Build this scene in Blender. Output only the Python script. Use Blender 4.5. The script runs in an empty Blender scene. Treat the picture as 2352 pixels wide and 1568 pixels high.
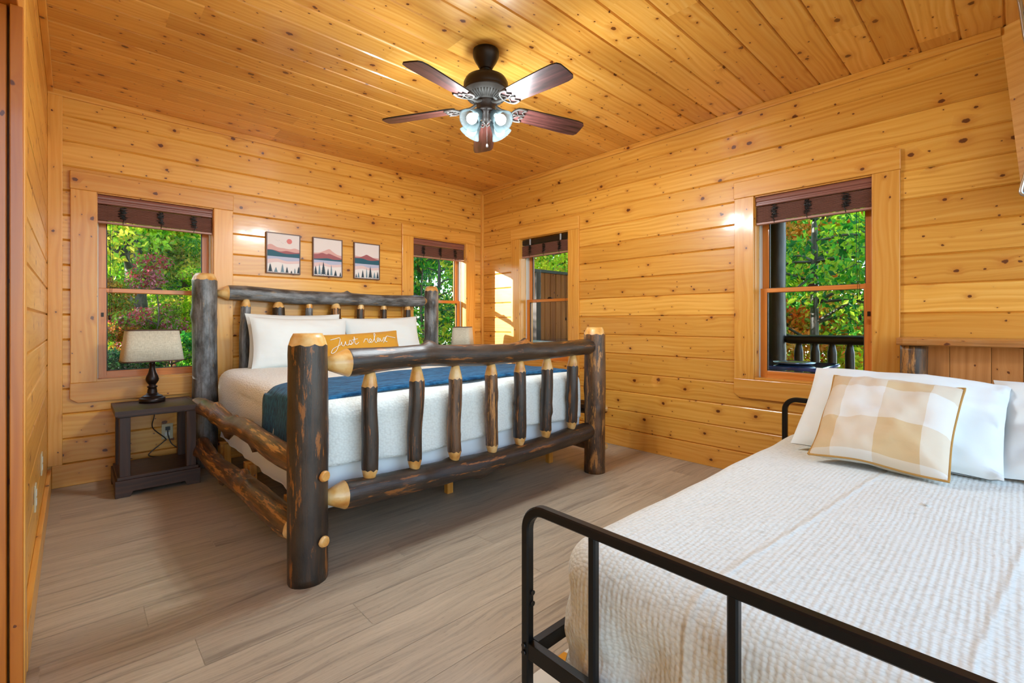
import bpy, bmesh, math, random
import numpy as np
from mathutils import Vector, Matrix, noise
random.seed(7)
PI = math.pi
SC = bpy.context.scene
COL = SC.collection
XL, XR, YB, ZC = -.125, 3.577, 4.36, 2.65

# ------------------------------------------------------------------ helpers
def tag(o, label=None, cat=None, group=None, kind=None):
    if label: o['label'] = label
    if cat: o['category'] = cat
    if group: o['group'] = group
    if kind: o['kind'] = kind
    return o

def empty(name, loc, label=None, cat=None, group=None, kind=None):
    o = bpy.data.objects.new(name, None)
    o.empty_display_size = .1
    COL.objects.link(o); o.location = loc
    return tag(o, label, cat, group, kind)

class MB:
    """collects faces with uv (metres, u along the grain) and a board id"""
    def __init__(s):
        s.v = []; s.f = []; s.uv = []; s.b = []; s.m = []; s.sm = []
    def face(s, pts, uvs=None, bid=0., mat=0, smooth=False):
        n = len(s.v); s.v += [tuple(p) for p in pts]
        s.f.append(list(range(n, n+len(pts))))
        s.uv.append(uvs or [(0, 0)]*len(pts)); s.b.append(bid); s.m.append(mat); s.sm.append(smooth)
    def box(s, x0, x1, y0, y1, z0, z1, grain=0, bid=None, mat=0):
        if bid is None: bid = random.random()*50
        lo = (min(x0, x1), min(y0, y1), min(z0, z1)); hi = (max(x0, x1), max(y0, y1), max(z0, z1))
        for ax in range(3):
            a, b = [i for i in range(3) if i != ax]
            for side in (0, 1):
                q = []
                for (p, r) in ((0, 0), (1, 0), (1, 1), (0, 1)):
                    c = [0, 0, 0]; c[ax] = hi[ax] if side else lo[ax]
                    c[a] = hi[a] if p else lo[a]; c[b] = hi[b] if r else lo[b]
                    q.append(c)
                flip = (side == 0) ^ (ax == 1)
                if flip: q.reverse()
                if grain == ax: g, o = b, a      # end grain
                elif grain == a: g, o = a, b
                else: g, o = b, a
                s.face(q, [(c[g]+bid*.37, c[o]) for c in q], bid, mat)
    def grid(s, P, uvf=None, mat=0, smooth=True, closeu=False, bid=0.):
        """P[i][j] rows of points"""
        n0 = len(s.v); R = len(P); Cn = len(P[0])
        for r in P: s.v += [tuple(p) for p in r]
        for i in range(R-1):
            for j in range(Cn if closeu else Cn-1):
                j2 = (j+1) % Cn
                s.f.append([n0+i*Cn+j, n0+i*Cn+j2, n0+(i+1)*Cn+j2, n0+(i+1)*Cn+j])
                jj = j+1
                if uvf: s.uv.append([uvf(i, j), uvf(i, jj), uvf(i+1, jj), uvf(i+1, j)])
                else: s.uv.append([(0, 0)]*4)
                s.b.append(bid); s.m.append(mat(i, j) if callable(mat) else mat); s.sm.append(smooth)
        return n0
    def fan(s, idx, mat=0, smooth=False, uv=None):
        s.f.append(list(idx)); s.uv.append(uv or [(0, 0)]*len(idx)); s.b.append(0.); s.m.append(mat); s.sm.append(smooth)
    def tube(s, pts, r, seg=10, mat=0, cap=True):
        pts = [Vector(p) for p in pts]; n = len(pts)
        rr = r if isinstance(r, (list, tuple)) else [r]*n
        up = Vector((0, 0, 1)); P = []; L = 0; Ls = []
        t0 = (pts[1]-pts[0]).normalized()
        nrm = t0.orthogonal().normalized()
        for i in range(n):
            t = (pts[min(i+1, n-1)]-pts[max(i-1, 0)]).normalized()
            nrm = (nrm-t*nrm.dot(t)).normalized(); bi = t.cross(nrm)
            if i: L += (pts[i]-pts[i-1]).length
            Ls.append(L)
            P.append([pts[i]+(nrm*math.cos(2*PI*k/seg)+bi*math.sin(2*PI*k/seg))*rr[i] for k in range(seg)])
        n0 = s.grid(P, lambda i, j: (Ls[i], 2*PI*j/seg), mat, True, True)
        if cap:
            s.fan([n0+k for k in range(seg)][::-1], mat if not callable(mat) else mat(0, 0))
            s.fan([n0+(n-1)*seg+k for k in range(seg)], mat if not callable(mat) else mat(n-2, 0))
    def lathe(s, prof, c, seg=28, mat=0, sx=1., sy=1., power=None, rot=0.):
        """prof [(r,z)], c centre"""
        P = []
        for (r, z) in prof:
            row = []
            for k in range(seg):
                a = 2*PI*k/seg
                ca, sa = math.cos(a), math.sin(a)
                if power:
                    q = (abs(ca)**power+abs(sa)**power)**(-1/power); ca *= q; sa *= q
                x, y = r*ca*sx, r*sa*sy
                row.append((c[0]+x*math.cos(rot)-y*math.sin(rot), c[1]+x*math.sin(rot)+y*math.cos(rot), c[2]+z))
            P.append(row)
        return s.grid(P, lambda i, j: (prof[i][1], 2*PI*j/seg*.1), mat, True, True)
    def xform(s, M):
        s.v = [tuple(M @ Vector(p)) for p in s.v]; return s
    def build(s, name, mats, parent=None, bevel=0, loc=None, subsurf=0, solid=0):
        me = bpy.data.meshes.new(name)
        off = Vector((0, 0, 0))
        if parent is not None:
            p = parent
            while p is not None: off += Vector(p.location); p = p.parent
        if loc: off += Vector(loc)
        vv = [(a-off.x, b-off.y, c-off.z) for a, b, c in s.v]
        me.from_pydata(vv, [], s.f)
        uvl = me.uv_layers.new(name='UVMap')
        flat = [c for f in s.uv for q in f for c in q]
        uvl.data.foreach_set('uv', flat)
        at = me.attributes.new('bid', 'FLOAT', 'FACE'); at.data.foreach_set('value', s.b)
        if not isinstance(mats, (list, tuple)): mats = [mats]
        for m in mats: me.materials.append(m)
        me.polygons.foreach_set('material_index', s.m)
        me.polygons.foreach_set('use_smooth', s.sm)
        me.update()
        if bevel or solid:
            bm = bmesh.new(); bm.from_mesh(me); bmesh.ops.remove_doubles(bm, verts=bm.verts, dist=1e-5)
            bmesh.ops.recalc_face_normals(bm, faces=bm.faces); bm.to_mesh(me); bm.free()
        o = bpy.data.objects.new(name, me); COL.objects.link(o)
        if parent is not None: o.parent = parent
        if loc: o.location = loc
        if solid:
            md = o.modifiers.new('s', 'SOLIDIFY'); md.thickness = solid; md.offset = -1
        if bevel:
            md = o.modifiers.new('b', 'BEVEL'); md.width = bevel; md.segments = 2; md.limit_method = 'ANGLE'; md.angle_limit = .6
        if subsurf:
            md = o.modifiers.new('ss', 'SUBSURF'); md.levels = subsurf; md.render_levels = subsurf
        return o

def catmull(pts, n=6):
    """pts tuples of any length -> dense list"""
    out = []; N = len(pts)
    for i in range(N-1):
        p0 = pts[max(i-1, 0)]; p1 = pts[i]; p2 = pts[i+1]; p3 = pts[min(i+2, N-1)]
        for k in range(n):
            t = k/n; t2 = t*t; t3 = t2*t
            out.append(tuple(.5*(2*b+(c-a)*t+(2*a-5*b+4*c-d)*t2+(3*b-a-3*c+d)*t3) for a, b, c, d in zip(p0, p1, p2, p3)))
    out.append(tuple(pts[-1])); return out

# ------------------------------------------------------------------ materials
def newmat(name):
    m = bpy.data.materials.new(name); m.use_nodes = True
    nt = m.node_tree; nt.nodes.clear()
    out = nt.nodes.new('ShaderNodeOutputMaterial'); b = nt.nodes.new('ShaderNodeBsdfPrincipled')
    nt.links.new(b.outputs[0], out.inputs[0])
    return m, nt, b
class N:
    def __init__(s, nt): s.nt = nt
    def n(s, t, **k):
        x = s.nt.nodes.new('ShaderNode'+t)
        for a, b in k.items():
            if a == 'ins':
                for i, v in b.items():
                    if hasattr(v, 'is_output'): s.nt.links.new(v, x.inputs[i])
                    else: x.inputs[i].default_value = v
            else: setattr(x, a, b)
        return x
    def math(s, op, a, b=0., c=None, clamp=False):
        ins = {0: a, 1: b}
        if c is not None: ins[2] = c
        return s.n('Math', operation=op, use_clamp=clamp, ins=ins).outputs[0]
    def mix(s, f, a, b, bt='MIX'):
        x = s.n('Mix', data_type='RGBA', blend_type=bt)
        for i, v in ((0, f), (6, a), (7, b)):
            if hasattr(v, 'is_output'): s.nt.links.new(v, x.inputs[i])
            else: x.inputs[i].default_value = v
        return x.outputs[2]
    def ramp(s, f, stops):
        x = s.n('ValToRGB'); e = x.color_ramp.elements
        while len(e) < len(stops): e.new(.5)
        for q, (p, c) in zip(e, stops): q.position = p; q.color = c
        s.nt.links.new(f, x.inputs[0]); return x.outputs[0]
    def mrange(s, v, a, b, c=0., d=1.):
        return s.n('MapRange', ins={0: v, 1: a, 2: b, 3: c, 4: d}).outputs[0]
    def comb(s, x, y, z): return s.n('CombineXYZ', ins={0: x, 1: y, 2: z}).outputs[0]
    def noise(s, v, scale=1., detail=2., rough=.5):
        return s.n('TexNoise', ins={'Vector': v, 'Scale': scale, 'Detail': detail, 'Roughness': rough}).outputs[0]
    def link(s, a, b): s.nt.links.new(a, b)

def rgb(h, k=1.):
    h = h.lstrip('#'); c = [int(h[i:i+2], 16)/255 for i in (0, 2, 4)]
    return tuple([((x/12.92) if x <= .04045 else ((x+.055)/1.055)**2.4)*k for x in c]+[1.])

def mat_pine(name, light, mid, dark, knots=1., coat=.35, rough=.38, crough=.12, bump=.25, varb=.28):
    m, nt, b = newmat(name); q = N(nt)
    uv = q.n('UVMap').outputs[0]; sep = q.n('SeparateXYZ', ins={0: uv})
    u, v = sep.outputs[0], sep.outputs[1]
    bid = q.n('Attribute', attribute_name='bid').outputs['Fac']
    uo = q.math('ADD', u, q.math('MULTIPLY', bid, 3.17))
    vo = q.math('ADD', v, q.math('MULTIPLY', bid, .731))
    # knots: two voronoi layers
    def knot(scale, keep, rmin, rmax, off):
        vec = q.comb(q.math('MULTIPLY', uo, .75), vo, off)
        vor = q.n('TexVoronoi', voronoi_dimensions='2D', ins={'Vector': vec, 'Scale': scale, 'Randomness': 1.})
        cs = q.n('SeparateColor', ins={0: vor.outputs['Color']})
        on = q.math('GREATER_THAN', cs.outputs[0], keep)
        r = q.mrange(cs.outputs[1], 0., 1., rmin*scale, rmax*scale)
        dist = q.math('ADD', vor.outputs['Distance'], q.math('MULTIPLY', q.math('SUBTRACT', q.noise(q.comb(uo, vo, off), 60., 1.), .5), .12*scale*.1))
        d = q.math('DIVIDE', dist, r)
        core = q.math('MULTIPLY', on, q.mrange(d, .75, 1.05, 1., 0.))
        halo = q.math('MULTIPLY', on, q.math('POWER', 2.718, q.math('MULTIPLY', q.math('MULTIPLY', d, d), -.16)))
        return core, halo
    c1, h1 = knot(5.6, 1-.62*knots, .004, .015, 0.)
    c2, h2 = knot(10., 1-.5*knots, .002, .0055, 3.)
    core = q.math('MAXIMUM', c1, c2); halo = q.math('MAXIMUM', h1, q.math('MULTIPLY', h2, .5))
    warp = q.math('ADD', q.math('MULTIPLY', q.noise(q.comb(q.math('MULTIPLY', uo, 1.3), q.math('MULTIPLY', vo, 5.), bid), 1., 2.), .10), q.math('MULTIPLY', halo, .022))
    vw = q.math('ADD', vo, warp)
    gr = q.noise(q.comb(q.math('MULTIPLY', uo, 1.1), q.math('MULTIPLY', vw, 55.), 0.), 1., 3., .55)
    rings = q.n('TexWave', wave_type='BANDS', bands_direction='Y', ins={'Vector': q.comb(q.math('MULTIPLY', uo, .25), vw, 0.), 'Scale': 9., 'Distortion': 5., 'Detail': 2., 'Detail Scale': .8}).outputs['Fac']
    g = q.math('ADD', q.math('MULTIPLY', gr, .86), q.math('MULTIPLY', rings, .14))
    c = q.ramp(g, [(.22, light), (.52, mid), (.88, dark)])
    big = q.noise(q.comb(q.math('MULTIPLY', uo, .9), q.math('MULTIPLY', vo, 3.), bid), 1., 2.)
    wn = q.n('TexWhiteNoise', noise_dimensions='1D', ins={'W': q.math('MULTIPLY', bid, 7.77)}).outputs[0]
    val = q.math('ADD', 1.-varb, q.math('MULTIPLY', wn, varb*1.3))
    val = q.math('MULTIPLY', val, q.mrange(big, .3, .7, .92, 1.06))
    c = q.mix(1., c, q.n('CombineColor', ins={0: q.math('POWER', val, .7), 1: val, 2: q.math('POWER', val, 1.5)}).outputs[0], 'MULTIPLY')
    c = q.mix(q.math('MULTIPLY', halo, .55), c, rgb('#b8661a'))
    c = q.mix(q.math('MULTIPLY', core, .93), c, q.mix(c1, rgb('#5a2408'), rgb('#5a2204')))
    q.link(c, b.inputs['Base Color'])
    b.inputs['Roughness'].default_value = rough
    b.inputs['Coat Weight'].default_value = coat; b.inputs['Coat Roughness'].default_value = crough
    bp = q.n('Bump', ins={'Strength': .35, 'Distance': .0015, 'Height': q.noise(q.comb(q.math('MULTIPLY', uo, 5.), q.math('MULTIPLY', vo, 14.), 0.), 1., 2.)})
    q.link(bp.outputs[0], b.inputs['Normal']); q.link(bp.outputs[0], b.inputs['Coat Normal'])
    return m

PINE = mat_pine('pine', rgb('#f6bd60'), rgb('#ecaa46'), rgb('#d48826'), varb=.26)
PINE_T = mat_pine('pine_trim', rgb('#f3b860'), rgb('#eaa443'), rgb('#d68a2a'), knots=.55, varb=.18)
PINE_C = mat_pine('pine_ceiling', rgb('#f7c06a'), rgb('#eeac4c'), rgb('#d68a2e'), knots=1.3, coat=.45, crough=.14, varb=.3)
SASH = mat_pine('sash_wood', rgb('#ea9a48'), rgb('#dc8230'), rgb('#c86c1e'), knots=.1, varb=.1)
DOORW = mat_pine('door_wood', rgb('#d07c24'), rgb('#c26c14'), rgb('#ac5a0a'), knots=.1, varb=.15)
SLAB = mat_pine('slab_wood', rgb('#d8a264'), rgb('#b87a3c'), rgb('#8a5222'), knots=.3, coat=.5, varb=.1)
DARKW = mat_pine('dark_table_wood', rgb('#553420'), rgb('#3a2113'), rgb('#21120a'), knots=0., coat=.1, rough=.5, varb=.25)
PANEL = mat_pine('panel_wood', rgb('#dc9a5c'), rgb('#cb8547'), rgb('#b26d33'), knots=.5, varb=.2)

def simple(name, col, rough=.5, metal=0., coat=0., emis=None, estr=0., trans=0., spec=.5):
    m, nt, b = newmat(name)
    b.inputs['Base Color'].default_value = col; b.inputs['Roughness'].default_value = rough
    b.inputs['Metallic'].default_value = metal; b.inputs['Coat Weight'].default_value = coat
    b.inputs['Specular IOR Level'].default_value = spec
    if emis: b.inputs['Emission Color'].default_value = emis; b.inputs['Emission Strength'].default_value = estr
    if trans: b.inputs['Transmission Weight'].default_value = trans
    return m

def mat_bark(name, dark, grey, brown, patch, amt=.5):
    m, nt, b = newmat(name); q = N(nt)
    uv = q.n('UVMap').outputs[0]; sep = q.n('SeparateXYZ', ins={0: uv})
    oi = q.n('ObjectInfo'); rnd = q.math('MULTIPLY', oi.outputs['Random'], 40.)
    u = q.math('ADD', sep.outputs[0], rnd); a = sep.outputs[1]
    ca = q.math('COSINE', a); sa = q.math('SINE', a)
    def vec(ku, ka): return q.comb(q.math('MULTIPLY', u, ku), q.math('MULTIPLY', ca, ka), q.math('MULTIPLY', sa, ka))
    n1 = q.noise(vec(6., 1.2), 1., 4., .6); n2 = q.noise(vec(3.5, 6.), 1., 5., .7); n3 = q.noise(vec(8., 5.), 1., 5., .7)
    n4 = q.noise(vec(60., 9.), 1., 2., .6)
    c = q.mix(q.mrange(n1, .38, .62), dark, grey)
    c = q.mix(q.mrange(n2, .48, .66, 0., .85), c, brown)
    n5 = q.noise(vec(4.5, 1.9), 1., 5., .68)
    c = q.mix(q.mrange(n5, .60-.08*amt, .64-.06*amt, 0., .85), c, patch)
    c = q.mix(q.mrange(n4, .62, .72, 0., .55), c, rgb('#0d0805'))
    q.link(c, b.inputs['Base Color'])
    b.inputs['Roughness'].default_value = .5; b.inputs['Coat Weight'].default_value = .45; b.inputs['Coat Roughness'].default_value = .33
    h = q.math('ADD', q.math('MULTIPLY', n3, .8), q.math('MULTIPLY', n4, .3))
    bp = q.n('Bump', ins={'Strength': .5, 'Distance': .004, 'Height': h}); q.link(bp.outputs[0], b.inputs['Normal'])
    q.link(bp.outputs[0], b.inputs['Coat Normal'])
    return m
BARK = mat_bark('bark_dark', rgb('#120c07'), rgb('#392b1e'), rgb('#452a12'), rgb('#9a5c20'), .25)
BARK_G = mat_bark('bark_grey_window_lit', rgb('#343434'), rgb('#8a8d90'), rgb('#4c443c'), rgb('#8f7a5e'), -.1)  # grey bark, with cool window light on the headboard logs mixed into the colour
BARK_B = mat_bark('bark_brown', rgb('#33200f'), rgb('#6a4c30'), rgb('#84501f'), rgb('#c08440'), .6)
BARK_T = mat_bark('bark_tree', rgb('#2a241e'), rgb('#55504a'), rgb('#3e342a'), rgb('#706858'), .2)
BARK_P = mat_bark('bark_porch', rgb('#100b07'), rgb('#1e150d'), rgb('#22140a'), rgb('#3a2812'), .0)

def mat_cut():
    m, nt, b = newmat('cut_wood'); q = N(nt)
    co = q.n('TexCoord').outputs['Object']
    n = q.noise(co, 14., 3.); c = q.ramp(n, [(.35, rgb('#efc98a')), (.55, rgb('#e0a556')), (.75, rgb('#c27a2e'))])
    q.link(c, b.inputs['Base Color']); b.inputs['Roughness'].default_value = .4; b.inputs['Coat Weight'].default_value = .4
    return m
CUT = mat_cut()

def mat_cloth(name, col, kind='plain', col2=None, rough=.9, sheen=.2):
    m, nt, b = newmat(name); q = N(nt)
    co = q.n('TexCoord').outputs['Object']; sep = q.n('SeparateXYZ', ins={0: co})
    x, y, z = sep.outputs
    n = q.noise(co, 3., 3.)
    c = col
    fine = q.noise(co, 700., 1.)
    if kind == 'seersucker':
        # rows of small puckers
        row = q.math('MULTIPLY', q.math('ADD', y, q.math('MULTIPLY', q.noise(co, 6., 2.), .015)), 1/.0145)
        s1 = q.math('SINE', q.math('MULTIPLY', row, 2*PI))
        vv = q.n('TexVoronoi', feature='F1', ins={'Vector': q.comb(q.math('MULTIPLY', x, 120.), q.math('MULTIPLY', y, 69.*1.0), q.math('MULTIPLY', z, 100.)), 'Scale': 1., 'Randomness': .75}).outputs['Distance']
        h = q.math('SUBTRACT', 1., vv)
        h2 = q.math('ADD', h, q.math('MULTIPLY', s1, .22))
        c = q.mix(q.mrange(vv, .45, .95, 0., .5), col, col2)
        for off, am in ((.5935, 1.), (.17, .8), (-.22, .8)):
            dl = q.math('DIVIDE', q.math('SUBTRACT', q.math('ADD', q.math('MULTIPLY', x, .098), q.math('MULTIPLY', y, .995)), off), .009)
            h2 = q.math('ADD', h2, q.math('MULTIPLY', q.math('POWER', 2.718, q.math('MULTIPLY', q.math('MULTIPLY', dl, dl), -1.)), 2.2*am))
        bs, bd, H = .7, .0028, h2
    elif kind == 'matelasse':
        vv = q.n('TexVoronoi', feature='F1', ins={'Vector': q.comb(q.math('MULTIPLY', x, 75.), q.math('MULTIPLY', y, 75.), q.math('MULTIPLY', z, 95.)), 'Scale': 1., 'Randomness': .8}).outputs['Distance']
        c = q.mix(q.mrange(vv, .4, .9, 0., .3), col, col2)
        bs, bd, H = .8, .0035, q.math('SUBTRACT', 1., vv)
    elif kind == 'plush':
        s = q.noise(q.comb(q.math('MULTIPLY', x, 14.), q.math('MULTIPLY', y, 70.), q.math('MULTIPLY', z, 20.)), 1., 4., .7)
        c = q.mix(q.mrange(s, .38, .66), col, col2)
        bs, bd, H = .6, .004, s
    elif kind == 'linen':
        a = q.noise(q.comb(q.math('MULTIPLY', x, 40.), q.math('MULTIPLY', y, 40.), q.math('MULTIPLY', z, 700.)), 1., 1.)
        a2 = q.noise(q.comb(q.math('MULTIPLY', x, 600.), q.math('MULTIPLY', y, 600.), q.math('MULTIPLY', z, 30.)), 1., 1.)
        s = q.math('MULTIPLY', q.math('ADD', a, a2), .5)
        c = q.mix(q.mrange(s, .35, .65), col, col2)
        bs, bd, H = .3, .001, s
    else:
        bs, bd, H = .35, .004, q.noise(co, 14., 3.)
    if hasattr(c, 'is_output'): q.link(c, b.inputs['Base Color'])
    else: b.inputs['Base Color'].default_value = c
    b.inputs['Roughness'].default_value = rough; b.inputs['Sheen Weight'].default_value = sheen
    b.inputs['Specular IOR Level'].default_value = .2
    bp = q.n('Bump', ins={'Strength': bs, 'Distance': bd, 'Height': H}); q.link(bp.outputs[0], b.inputs['Normal'])
    return m
SHEET = mat_cloth('white_sheet', rgb('#eceeec'))
PILLOWC = mat_cloth('pillow_cotton', rgb('#ebf0ee'))
SEER = mat_cloth('seersucker', rgb('#e9ebe3'), 'seersucker', rgb('#bdbbae'))
COVER = mat_cloth('textured_coverlet', rgb('#eef0e8'), 'matelasse', rgb('#c6c4ba'))
BLUE = mat_cloth('blue_plush', rgb('#0b3a60'), 'plush', rgb('#2f78a6'), sheen=.1)
LINEN = mat_cloth('linen_shade', rgb('#ebe6d2'), 'linen', rgb('#c2bca4'))
MUSTARD = mat_cloth('mustard_cotton', rgb('#d59a34'))
BLACKM = simple('black_powder_metal', rgb('#0c0e0f'), .38, .3, spec=.5)
BRONZE = simple('bronze_metal', rgb('#2c211c'), .35, .6)
FANDARK = simple('fan_bronze', rgb('#2b201c'), .4, .5)
PEWTER = simple('fan_pewter', rgb('#4a433f'), .5, .2, spec=.2)
WHITEP = simple('white_vinyl', rgb('#d9d8cf'), .4)
ALMOND = simple('almond_plate', rgb('#cbbf9c'), .4)
SEAL = simple('grey_seal', rgb('#2c3230'), .5)
BLKPL = simple('black_plastic', rgb('#101010'), .35)
def mat_blind():
    m, nt, b = newmat('blind_bamboo'); q = N(nt)
    co = q.n('TexCoord').outputs['Object']; sep = q.n('SeparateXYZ', ins={0: co})
    w = q.math('SINE', q.math('MULTIPLY', sep.outputs[2], 2*PI/.0062))
    n = q.noise(q.comb(q.math('MULTIPLY', sep.outputs[0], 8.), q.math('MULTIPLY', sep.outputs[1], 8.), q.math('MULTIPLY', sep.outputs[2], 300.)), 1., 2.)
    c = q.mix(n, rgb('#6a4034'), rgb('#a87464')); c = q.mix(q.mrange(w, -1., -.4, .8, 0.), c, rgb('#1c0e0a'))
    q.link(c, b.inputs['Base Color']); b.inputs['Roughness'].default_value = .45
    bp = q.n('Bump', ins={'Strength': .8, 'Distance': .003, 'Height': w}); q.link(bp.outputs[0], b.inputs['Normal'])
    return m
BAMBOO = mat_blind()
VAL = simple('blind_valance', rgb('#8c574a'), .35, coat=.3)
VALP = simple('blind_rail', rgb('#b08070'), .4)
def mat_glass():
    m = bpy.data.materials.new('window_glass'); m.use_nodes = True; nt = m.node_tree; nt.nodes.clear(); q = N(nt)
    out = q.n('OutputMaterial'); t = q.n('BsdfTransparent', ins={0: (.97, .985, .98, 1)}); g = q.n('BsdfGlossy', ins={0: (1, 1, 1, 1), 1: .02})
    lw = q.n('LayerWeight', ins={0: .12})
    mx = q.n('MixShader'); q.link(q.math('MULTIPLY', lw.outputs['Fresnel'], .55), mx.inputs[0]); q.link(t.outputs[0], mx.inputs[1]); q.link(g.outputs[0], mx.inputs[2]); q.link(mx.outputs[0], out.inputs[0])
    return m
GLASS = mat_glass()
def mat_frost():
    m = bpy.data.materials.new('frosted_glass'); m.use_nodes = True; nt = m.node_tree; nt.nodes.clear(); q = N(nt)
    out = q.n('OutputMaterial'); t = q.n('BsdfTranslucent', ins={0: (.034, .044, .046, 1)}); g = q.n('BsdfPrincipled', ins={'Base Color': (.014, .018, .019, 1), 'Roughness': .3, 'Specular IOR Level': .05})
    mx = q.n('MixShader', ins={0: .5}); q.link(t.outputs[0], mx.inputs[1]); q.link(g.outputs[0], mx.inputs[2])
    tr = q.n('BsdfTransparent', ins={0: (.95, 1, 1, 1)}); m2 = q.n('MixShader', ins={0: .5}); q.link(tr.outputs[0], m2.inputs[1]); q.link(mx.outputs[0], m2.inputs[2]); q.link(m2.outputs[0], out.inputs[0])
    return m
FROST = mat_frost()
BULB = simple('lit_bulb', (1, 1, 1, 1), .5, emis=(.93, .98, 1, 1), estr=2.)

def mat_floor():
    m, nt, b = newmat('vinyl_plank'); q = N(nt)
    uv = q.n('UVMap').outputs[0]; sep = q.n('SeparateXYZ', ins={0: uv}); u, v = sep.outputs[0], sep.outputs[1]
    bid = q.n('Attribute', attribute_name='bid').outputs['Fac']
    uo = q.math('ADD', u, q.math('MULTIPLY', bid, 5.1)); vo = q.math('ADD', v, q.math('MULTIPLY', bid, 1.7))
    w = q.math('MULTIPLY', q.noise(q.comb(q.math('MULTIPLY', uo, 2.2), q.math('MULTIPLY', vo, 6.), bid), 1., 2.), .09)
    vw = q.math('ADD', vo, w)
    g = q.noise(q.comb(q.math('MULTIPLY', uo, 2.2), q.math('MULTIPLY', vw, 70.), 0.), 1., 5., .65)
    g2 = q.noise(q.comb(q.math('MULTIPLY', uo, 1.6), q.math('MULTIPLY', vw, 14.), 2.), 1., 3., .6)
    gg = q.math('ADD', q.math('MULTIPLY', g, .55), q.math('MULTIPLY', g2, .45))
    c = q.ramp(gg, [(.3, rgb('#83786a')), (.48, rgb('#b0a28d')), (.7, rgb('#c9baa2'))])
    cr = q.noise(q.comb(q.math('MULTIPLY', uo, 30.), q.math('MULTIPLY', vw, 260.), 5.), 1., 3.)
    c = q.mix(q.mrange(cr, .60, .72, 0., .35), c, rgb('#5c4c40'))
    wn = q.n('TexWhiteNoise', noise_dimensions='1D', ins={'W': bid}).outputs[0]
    c = q.mix(1., c, q.n('CombineColor', ins={0: q.mrange(wn, 0, 1, .88, 1.06), 1: q.mrange(wn, 0, 1, .87, 1.05), 2: q.mrange(wn, 0, 1, .87, 1.03)}).outputs[0], 'MULTIPLY')
    q.link(c, b.inputs['Base Color']); b.inputs['Roughness'].default_value = .42
    bp = q.n('Bump', ins={'Strength': .35, 'Distance': .001, 'Height': gg}); q.link(bp.outputs[0], b.inputs['Normal'])
    return m
FLOOR = mat_floor()

# ------------------------------------------------------------------ room shell
def spans(rows, s0, s1, z0, z1, holes):
    """rectangles (s0,s1,z0,z1,botedge,topedge) of plank rows minus window holes"""
    out = []
    for (a, b) in rows:
        a2, b2 = max(a, z0), min(b, z1)
        if b2-a2 < 1e-4: continue
        cuts = sorted({s0, s1} | {h[0] for h in holes} | {h[1] for h in holes})
        for i in range(len(cuts)-1):
            c0, c1 = cuts[i], cuts[i+1]
            if c1-c0 < 1e-4: continue
            mid = (c0+c1)/2; segs = [(a2, b2)]
            for h in holes:
                if h[0] < mid < h[1]:
                    ns = []
                    for (p, r) in segs:
                        if h[3] <= p or h[2] >= r: ns.append((p, r)); continue
                        if p < h[2]: ns.append((p, h[2]))
                        if r > h[3]: ns.append((h[3], r))
                    segs = ns
            for (p, r) in segs:
                out.append((c0, c1, p, r, abs(p-a) < 1e-4, abs(r-b) < 1e-4))
    return out
ZR = [(.15+.1672*k, .15+.1672*(k+1)) for k in range(-1, 16)]
def plank_wall(name, P, s0, s1, holes, flip, seed):
    """P(s,d,z): d inward depth behind the face plane"""
    rnd = random.Random(seed); mb = MB(); g = .008; dp = .010
    bids = {}
    for r in ZR: bids[round(r[0], 3)] = rnd.random()*60
    for r in ZR:
        bid = bids[round(r[0], 3)]
        for (a, b, p, q_, be, te) in spans([r], s0, s1, 0, ZC, holes):
            lo = p+(g if be else 0); hi = q_-(g if te else 0)
            def fc(z0, d0, z1, d1):
                pts = [P(a, d0, z0), P(b, d0, z0), P(b, d1, z1), P(a, d1, z1)]; uvs = [(a, z0), (b, z0), (b, z1), (a, z1)]
                if flip: pts.reverse(); uvs.reverse()
                mb.face(pts, uvs, bid)
            fc(lo, 0, hi, 0)
            if be: fc(p, dp, p+g*.6, dp*.45); fc(p+g*.6, dp*.45, lo, 0)
            if te: fc(hi, 0, q_-g*.5, dp*.2); fc(q_-g*.5, dp*.2, q_, dp)
    # core behind
    for (a, b, p, q_, be, te) in spans([(0, ZC)], s0, s1, 0, ZC, holes):
        c = [P(a, dp+.001, p), P(b, .19, q_)]
        mb.box(c[0][0], c[1][0], c[0][1], c[1][1], p, q_, 0 if abs(c[1][0]-c[0][0]) > abs(c[1][1]-c[0][1]) else 1)
    return mb.build(name, PINE)
HB = [(.119, .815, .70, 2.0), (2.626, 3.317, .70, 2.0)]
HR = [(3.016, 3.702, .70, 2.0), (.606, 1.288, .70, 2.0)]
Pb = lambda s, d, z: (s, YB+d, z)
Pr = lambda s, d, z: (XR+d, s, z)
Pl = lambda s, d, z: (XL-d, s, z)
tag(plank_wall('wall_back', Pb, XL-.19, XR+.19, HB, False, 11), 'varnished knotty pine plank wall behind the log bed', kind='structure')
tag(plank_wall('wall_right', Pr, -1.6, YB, HR, True, 5), 'varnished knotty pine plank wall with two windows on the right', kind='structure')
tag(plank_wall('wall_left', Pl, 2.12, YB, [], False, 9), 'narrow view of knotty pine wall at the left edge', kind='structure')
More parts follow.
